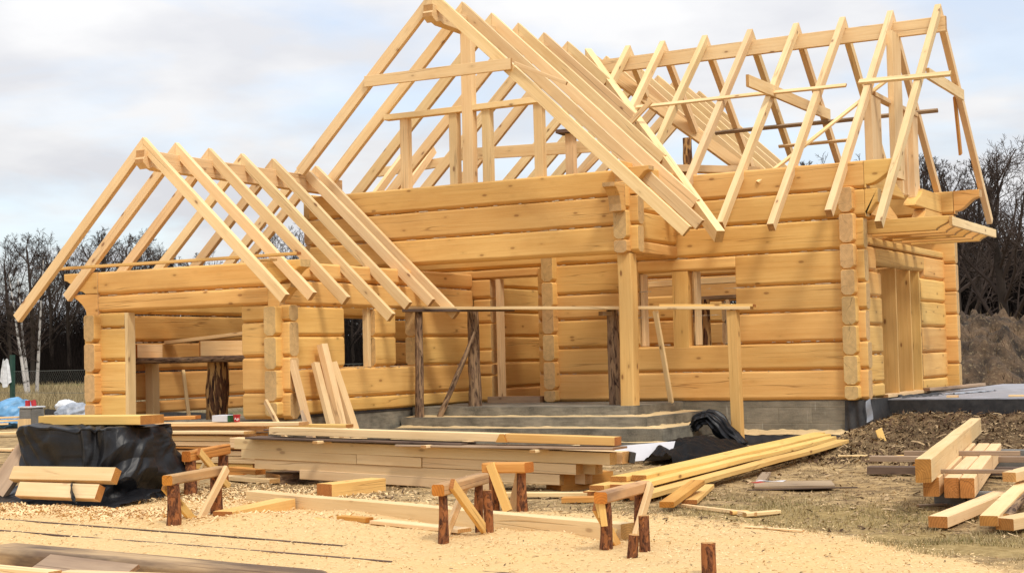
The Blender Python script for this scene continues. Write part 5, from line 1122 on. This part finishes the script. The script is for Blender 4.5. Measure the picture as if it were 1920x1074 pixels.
for i, (px, top, D) in enumerate(LEFT):
    x, y = along(px, D); z = G(x, y) - 0.2; h = (693 - 0.0234 * px - top) * D / 2832.43 + 0.74 - z
    tree('bare_tree', 'bare leafless tree in the row beyond the field, left of the house', 'bare trees beyond the left field', PROT[RT.randrange(5)], x, y, z, h * RT.uniform(0.97, 1.04), RT.uniform(0, 6.28), RT.uniform(0.85, 1.15))
MID = [(720, 520, 120), (800, 520, 124), (1060, 470, 118), (1150, 455, 120), (1205, 425, 110), (1262, 415, 112), (1310, 420, 116), (1380, 380, 112), (1440, 350, 108), (1500, 320, 104), (1535, 292, 100)]
for px, top, D in MID:
    x, y = along(px, D); z = G(x, y) - 0.2; h = (693 - 0.0234 * px - top) * D / 2832.43 + 0.74 - z
    tree('bare_tree', 'bare leafless tree behind the house, glimpsed through its frame', 'bare trees behind the house', PROT[RT.randrange(5)], x, y, z, h, RT.uniform(0, 6.28), RT.uniform(0.85, 1.1))
RIGHT = [(1600, 300, 92), (1650, 310, 96), (1700, 300, 98), (1742, 288, 88), (1772, 305, 94), (1830, 300, 96), (1985, 330, 90), (2040, 300, 92)]
for px, top, D in RIGHT:
    x, y = along(px, D); z = G(x, y) - 0.3; h = (693 - 0.0234 * px - top) * D / 2832.43 + 0.74 - z
    tree('bare_tree', 'bare leafless tree in the wood right of the house', 'bare trees of the right wood', PROT[RT.randrange(5)], x, y, z, h, RT.uniform(0, 6.28), RT.uniform(0.85, 1.1))
x, y = along(1885, 72); z = G(x, y) - 0.3; h = (650 - 268) * 72 / 2832.43 + 0.74 - z
tree('bare_oak', 'largest bare tree with wide crooked limbs at the right edge', None, make_tree(91, spread=0.60, limbs=12, first=0.20, trunk_r=0.030, kids=(8, 6, 5, 4)), x, y, z, h, 1.1)
x, y = along(1800, 80); z = G(x, y) - 0.3; h = (650 - 318) * 80 / 2832.43 + 0.74 - z
tree('bare_oak', 'bare tree just left of the largest one, behind the last rafter', None, make_tree(97, spread=0.52, limbs=12, first=0.2, trunk_r=0.024), x, y, z, h, 2.2)
# birches in front of the left row
def birch_tree(label, px, D, top, lean, seed):
    x, y = along(px, D); z = G(x, y) - 0.1; h = (693 - top) * D / 2832.43 + 0.74 - z; R = random.Random(seed)
    t = thing('birch_tree', label, 'birch', (x, y, z), 'young birches'); vs, fs = [], []
    pts = [Vector((x + lean[0] * q + lean[1] * q * q + 0.06 * nz(q * 3, seed), y, z + h * q)) for q in [i / 14 for i in range(15)]]
    tube(vs, fs, pts, 0.085, 0.02, 8); link('trunk', mesh_from(vs, fs, True), M['birch'], t)
    a, c = THIN[seed % 2]; vs, fs = [], []
    for k in range(110):
        q = R.uniform(0.35, 1.0); p = pts[min(14, int(q * 14))]; d = Vector((R.uniform(-1, 1), R.uniform(-1, 1), R.uniform(0.2, 1.0))).normalized(); L = h * 0.15 * (1.2 - q)
        for s in range(3):
            e = p + d * L * (0.4 + 0.3 * s) + Vector((R.uniform(-0.3, 0.3), R.uniform(-0.3, 0.3), 0.25 * L)); tube(vs, fs, [p, p.lerp(e, 0.5) + Vector((0, 0, 0.05)), e], 0.009, 0.005, 3)
    link('crown', mesh_from(vs, fs), M['twig'], t)
birch_tree('leaning white birch, left one of the three', 50, 66, 520, (-0.95, -0.1), 3)
birch_tree('slender white birch in the middle of the three', 54, 67, 530, (-0.75, 0.1), 4)
birch_tree('tallest white birch, right one of the three', 67, 68, 500, (0.35, 0.12), 6)

# thicket filling the wood's foot: uncountable stems and twigs
TR = random.Random(12); kv, kf = [], []
def thick(px0, px1, D0, D1, hmin, hmax, n, wdt=0.05):
    for _ in range(n):
        x, y = along(TR.uniform(px0, px1), TR.uniform(D0, D1)); z = G(x, y) - 0.1; h = TR.uniform(hmin, hmax) * TR.uniform(0.5, 1.0)
        p = Vector((x, y, z)); e = p + Vector((TR.uniform(-0.4, 0.4) * h, TR.uniform(-0.3, 0.3) * h, h)); mid = p.lerp(e, 0.5) + Vector((TR.uniform(-0.2, 0.2), TR.uniform(-0.2, 0.2), 0)) * h * 0.3
        tube(kv, kf, [p, mid, e], TR.uniform(0.5, 1.0) * wdt, 0.012, 3)
thick(-80, 700, 126, 150, 2.0, 8.0, 7000); thick(700, 1500, 118, 135, 2.0, 6.5, 2000); thick(1450, 2080, 98, 125, 3.0, 10.0, 9000, 0.085); thick(1700, 2000, 80, 98, 1.0, 4.5, 1200, 0.045); thick(-60, 330, 118, 126, 0.8, 3.5, 1800, 0.035)
thick(-700, -80, 126, 150, 2.0, 8.0, 2600)
th_ = link('thicket', mesh_from(kv, kf), M['thicket']); tag(th_, None, None, kind='stuff')
# denser wood further back, seen as one dark mass
kv, kf = [], []
def crownmass(px, D, h):
    x, y = along(px, D); z = G(x, y)
    for _ in range(260):
        q = TR.random(); p = Vector((x + TR.gauss(0, 1.6), y + TR.gauss(0, 1.6), z + h * (0.05 + 0.82 * q * TR.uniform(0.7, 1.0)))); d = Vector((TR.uniform(-1, 1), TR.uniform(-1, 1), TR.uniform(0.1, 1.4))).normalized() * TR.uniform(0.9, 2.6)
        tube(kv, kf, [p, p + d * 0.55 + Vector((0, 0, 0.1)), p + d], 0.036, 0.012, 3)
for px in range(-80, 720, 13): crownmass(px + TR.uniform(-8, 8), TR.uniform(142, 165), TR.uniform(6.0, 9.0))
for px in range(-700, -80, 22): crownmass(px, TR.uniform(130, 160), TR.uniform(6, 10))
for px in range(720, 1500, 26): crownmass(px, TR.uniform(130, 150), TR.uniform(5, 7))
for px in range(1450, 2080, 8): crownmass(px + TR.uniform(-8, 8), TR.uniform(100, 135), TR.uniform(8, 11.5))
wd_ = link('far_wood', mesh_from(kv, kf), M['thicket']); tag(wd_, None, None, kind='stuff')

# ------------------------------------------------------------------ shavings, chips, grass
CR = random.Random(21)
def scatter(name, n, pick, size, mat, lift=0.004, curl=0.5, asp=(1.2, 4)):
    vs, fs = [], []
    for _ in range(n):
        x, y = pick(); z = G(x, y) + lift; s = CR.uniform(*size); l = s * CR.uniform(*asp); a = CR.uniform(0, 2 * pi); dx = Vector((cos(a), sin(a), CR.uniform(-curl, curl))).normalized() * l; dy = Vector((-sin(a), cos(a), CR.uniform(-curl, curl))).normalized() * s
        p = Vector((x, y, z + abs(dx.z) + abs(dy.z) * 0.6)); i = len(vs); up_ = Vector((0, 0, s * CR.uniform(0, 0.8)))
        vs += [tuple(p - dx - dy), tuple(p - dx + dy), tuple(p + dy + up_), tuple(p - dy + up_), tuple(p + dx + dy), tuple(p + dx - dy)]; fs += [(i, i + 3, i + 2, i + 1), (i + 3, i + 5, i + 4, i + 2)]
    o = link(name, mesh_from(vs, fs), mat); tag(o, None, None, kind='stuff'); return o
def p_saw():
    while True:
        x = CR.uniform(-6.2, 5.0); y = -15 + 6.2 * CR.random() ** 0.8
        if saw_edge(x) - y > -0.35: return x, y
scatter('wood_shavings', 26000, p_saw, (0.0016, 0.0046), M['shav'], 0.0015, 0.45)
def p_left():
    return CR.gauss(-4.2, 1.1), -11.0 - abs(CR.gauss(0, 0.4))
scatter('wood_shavings', 11000, p_left, (0.0025, 0.0085), M['shav'], 0.003, 0.7)
def p_stk(): return CR.gauss(-3.6, 0.9), CR.gauss(-9.6, 0.5)
scatter('wood_shavings', 5000, p_stk, (0.003, 0.008), M['shav'], 0.003, 0.7)
def p_dirt():
    while True:
        x = CR.uniform(-4.5, 5.5); y = CR.uniform(-10.8, 0.6)
        if saw_edge(x) - y < 0.3 and not (-6.4 < x < -1.6 and y > -2.9): return x, y
scatter('wood_chips', 12000, p_dirt, (0.0022, 0.0075), M['chips'], 0.003, 0.5, (1.2, 5))
scatter('wood_chips', 330, p_dirt, (0.008, 0.022), M['chips'], 0.004, 0.25, (1.5, 5))
scatter('bark_bits', 3500, p_dirt, (0.0025, 0.009), M['barkbits'], 0.003, 0.4, (1.5, 6))
def p_bank():
    while True:
        x = CR.uniform(0.3, 6); y = CR.uniform(-4.4, 1.1)
        return x, y
scatter('wood_chips', 2200, p_bank, (0.004, 0.012), M['chips'], 0.004, 0.5, (1.5, 7))
scatter('bark_bits', 5000, p_bank, (0.005, 0.016), M['barkbits'], 0.004, 0.9, (1.0, 3))
scatter('bark_bits', 420, p_saw, (0.002, 0.006), M['barkbits'], 0.004, 0.3, (1.5, 5))
def p_step():
    x = CR.uniform(-6.2, -1.9); return x, 0
vs_, fs_ = [], []
def blades(name, n, pick, hh, mat, wd=0.004, lean=0.6, zf=None):
    vs, fs = [], []
    for _ in range(n):
        x, y = pick(); z = (zf or G)(x, y) - 0.01; h = CR.uniform(*hh); a = CR.uniform(0, 2 * pi); l = Vector((cos(a), sin(a), 0)) * h * CR.uniform(0, lean); s = Vector((-sin(a), cos(a), 0)) * wd
        if CR.random() < 0.5: s = rt * wd
        p = Vector((x, y, z)); q = p + l * 0.4 + Vector((0, 0, h * 0.6)); e = p + l + Vector((0, 0, h)); i = len(vs)
        vs += [tuple(p - s), tuple(p + s), tuple(q + s * 0.7), tuple(q - s * 0.7), tuple(e)]; fs += [(i, i + 1, i + 2, i + 3), (i + 3, i + 2, i + 4)]
    o = link(name, mesh_from(vs, fs), mat); tag(o, None, None, kind='stuff'); return o
def p_gr():
    while True:
        c = CR.choice(((2.4, -9.6, 1.1, 0.75), (3.9, -10.9, 0.9, 0.55), (3.3, -9.9, 1.0, 0.8), (4.6, -11.3, 0.6, 0.5), (1.6, -9.0, 0.6, 0.5)))
        x, y = CR.gauss(c[0], c[2]), CR.gauss(c[1], c[3])
        if saw_edge(x) - y < 0.12 and noise.noise(Vector((x * 1.7, y * 1.7, 2))) > -0.15: return x, y
blades('grass', 6500, p_gr, (0.012, 0.04), M['green'], 0.0025, 1.0); blades('dry_grass', 7000, p_gr, (0.015, 0.06), M['drygrass'], 0.0025, 1.2)
blades('dry_straw', 14000, p_dirt, (0.006, 0.02), M['drygrass'], 0.0022, 4.0)
blades('dead_straw', 9000, p_dirt, (0.006, 0.022), M['deadgrass'], 0.003, 4.0)
def p_bk():
    return CR.uniform(0.5, 6.0), CR.gauss(-1.6, 1.5)
blades('dry_grass', 9000, p_bk, (0.02, 0.09), M['deadgrass'], 0.003, 1.6)
def p_fld():
    px = CR.uniform(-40, 330); x, y = along(px, 44 + 50 * CR.random() ** 1.4); return x, y
blades('dry_grass', 16000, p_fld, (0.2, 0.65), M['drygrass'], 0.012, 0.8)
def p_mnd(): return CR.uniform(-3.2, 4), CR.uniform(13.6, 19)
def z_mnd(x, y): return mound((x + 7) / 20, (y - 13.2) / 9)[2]
blades('dry_grass', 1500, p_mnd, (0.06, 0.24), M['mudgrass'], 0.007, 1.5, z_mnd)

# small things on the terrace and the ridge
GO = 'offcuts on the terrace'
tag(beam('wood_offcut', (1.05, 1.72, -0.012), (1.22, 1.74, -0.012), 0.10, 0.035, M['sawn']), 'cube of sawn wood near the terrace edge', 'offcut', GO)
tag(beam('wood_offcut', (1.95, 1.85, -0.015), (2.35, 1.87, -0.015), 0.10, 0.03, M['sawn']), 'longer offcut near the right end of the terrace edge', 'offcut', GO)
tag(beam('wood_offcut', (2.0, 3.0, -0.008), (2.2, 3.0, -0.008), 0.12, 0.045, M['yellow']), 'thick offcut on the right of the terrace', 'offcut', GO)
tag(link('film_scrap', grid_mesh(26, 12, lambda u, v: (0.34 + 0.35 * u + 0.1 * v, 1.45 + 1.2 * u, -0.025 + 0.05 * abs(nz(u * 6, v * 4)) + 0.03 * sin(v * pi)), True), M['membrane']), 'crumpled dark film by the end wall sill', 'film')
tag(link('film_scrap', grid_mesh(26, 12, lambda u, v: (0.62 + 0.35 * u + 0.2 * v, 3.3 + 1.6 * u, -0.025 + 0.04 * abs(nz(u * 6, v * 4, 3))), True), M['greybag']), 'flat bluish film on the terrace before the doorway', 'film')
tw = thing('evergreen_sprig', 'dark evergreen sprig tied to the peak of the porch gable', 'sprig', (-5.55, -2.5, 6.35))
nv_, nf2 = [], []
SR = random.Random(4)
for k in range(9):
    d = Vector((SR.uniform(-1.4, 0.1), SR.uniform(-0.5, 0.3), SR.uniform(-0.1, 0.8))).normalized(); b0 = Vector((-5.52, -2.48, 6.36)); L = SR.uniform(0.18, 0.34)
    tube(nv_, nf2, [b0, b0 + d * L * 0.5, b0 + d * L], 0.008, 0.004, 4)
    for j in range(60):
        q = SR.uniform(0.15, 1.0); p = b0 + d * L * q; e = p + (d * 0.5 + Vector((SR.uniform(-1, 1), SR.uniform(-1, 1), SR.uniform(-1, 1)))).normalized() * 0.06; tube(nv_, nf2, [p, e], 0.004, 0.002, 3)
link('sprig_needles', mesh_from(nv_, nf2), M['needles'], tw)
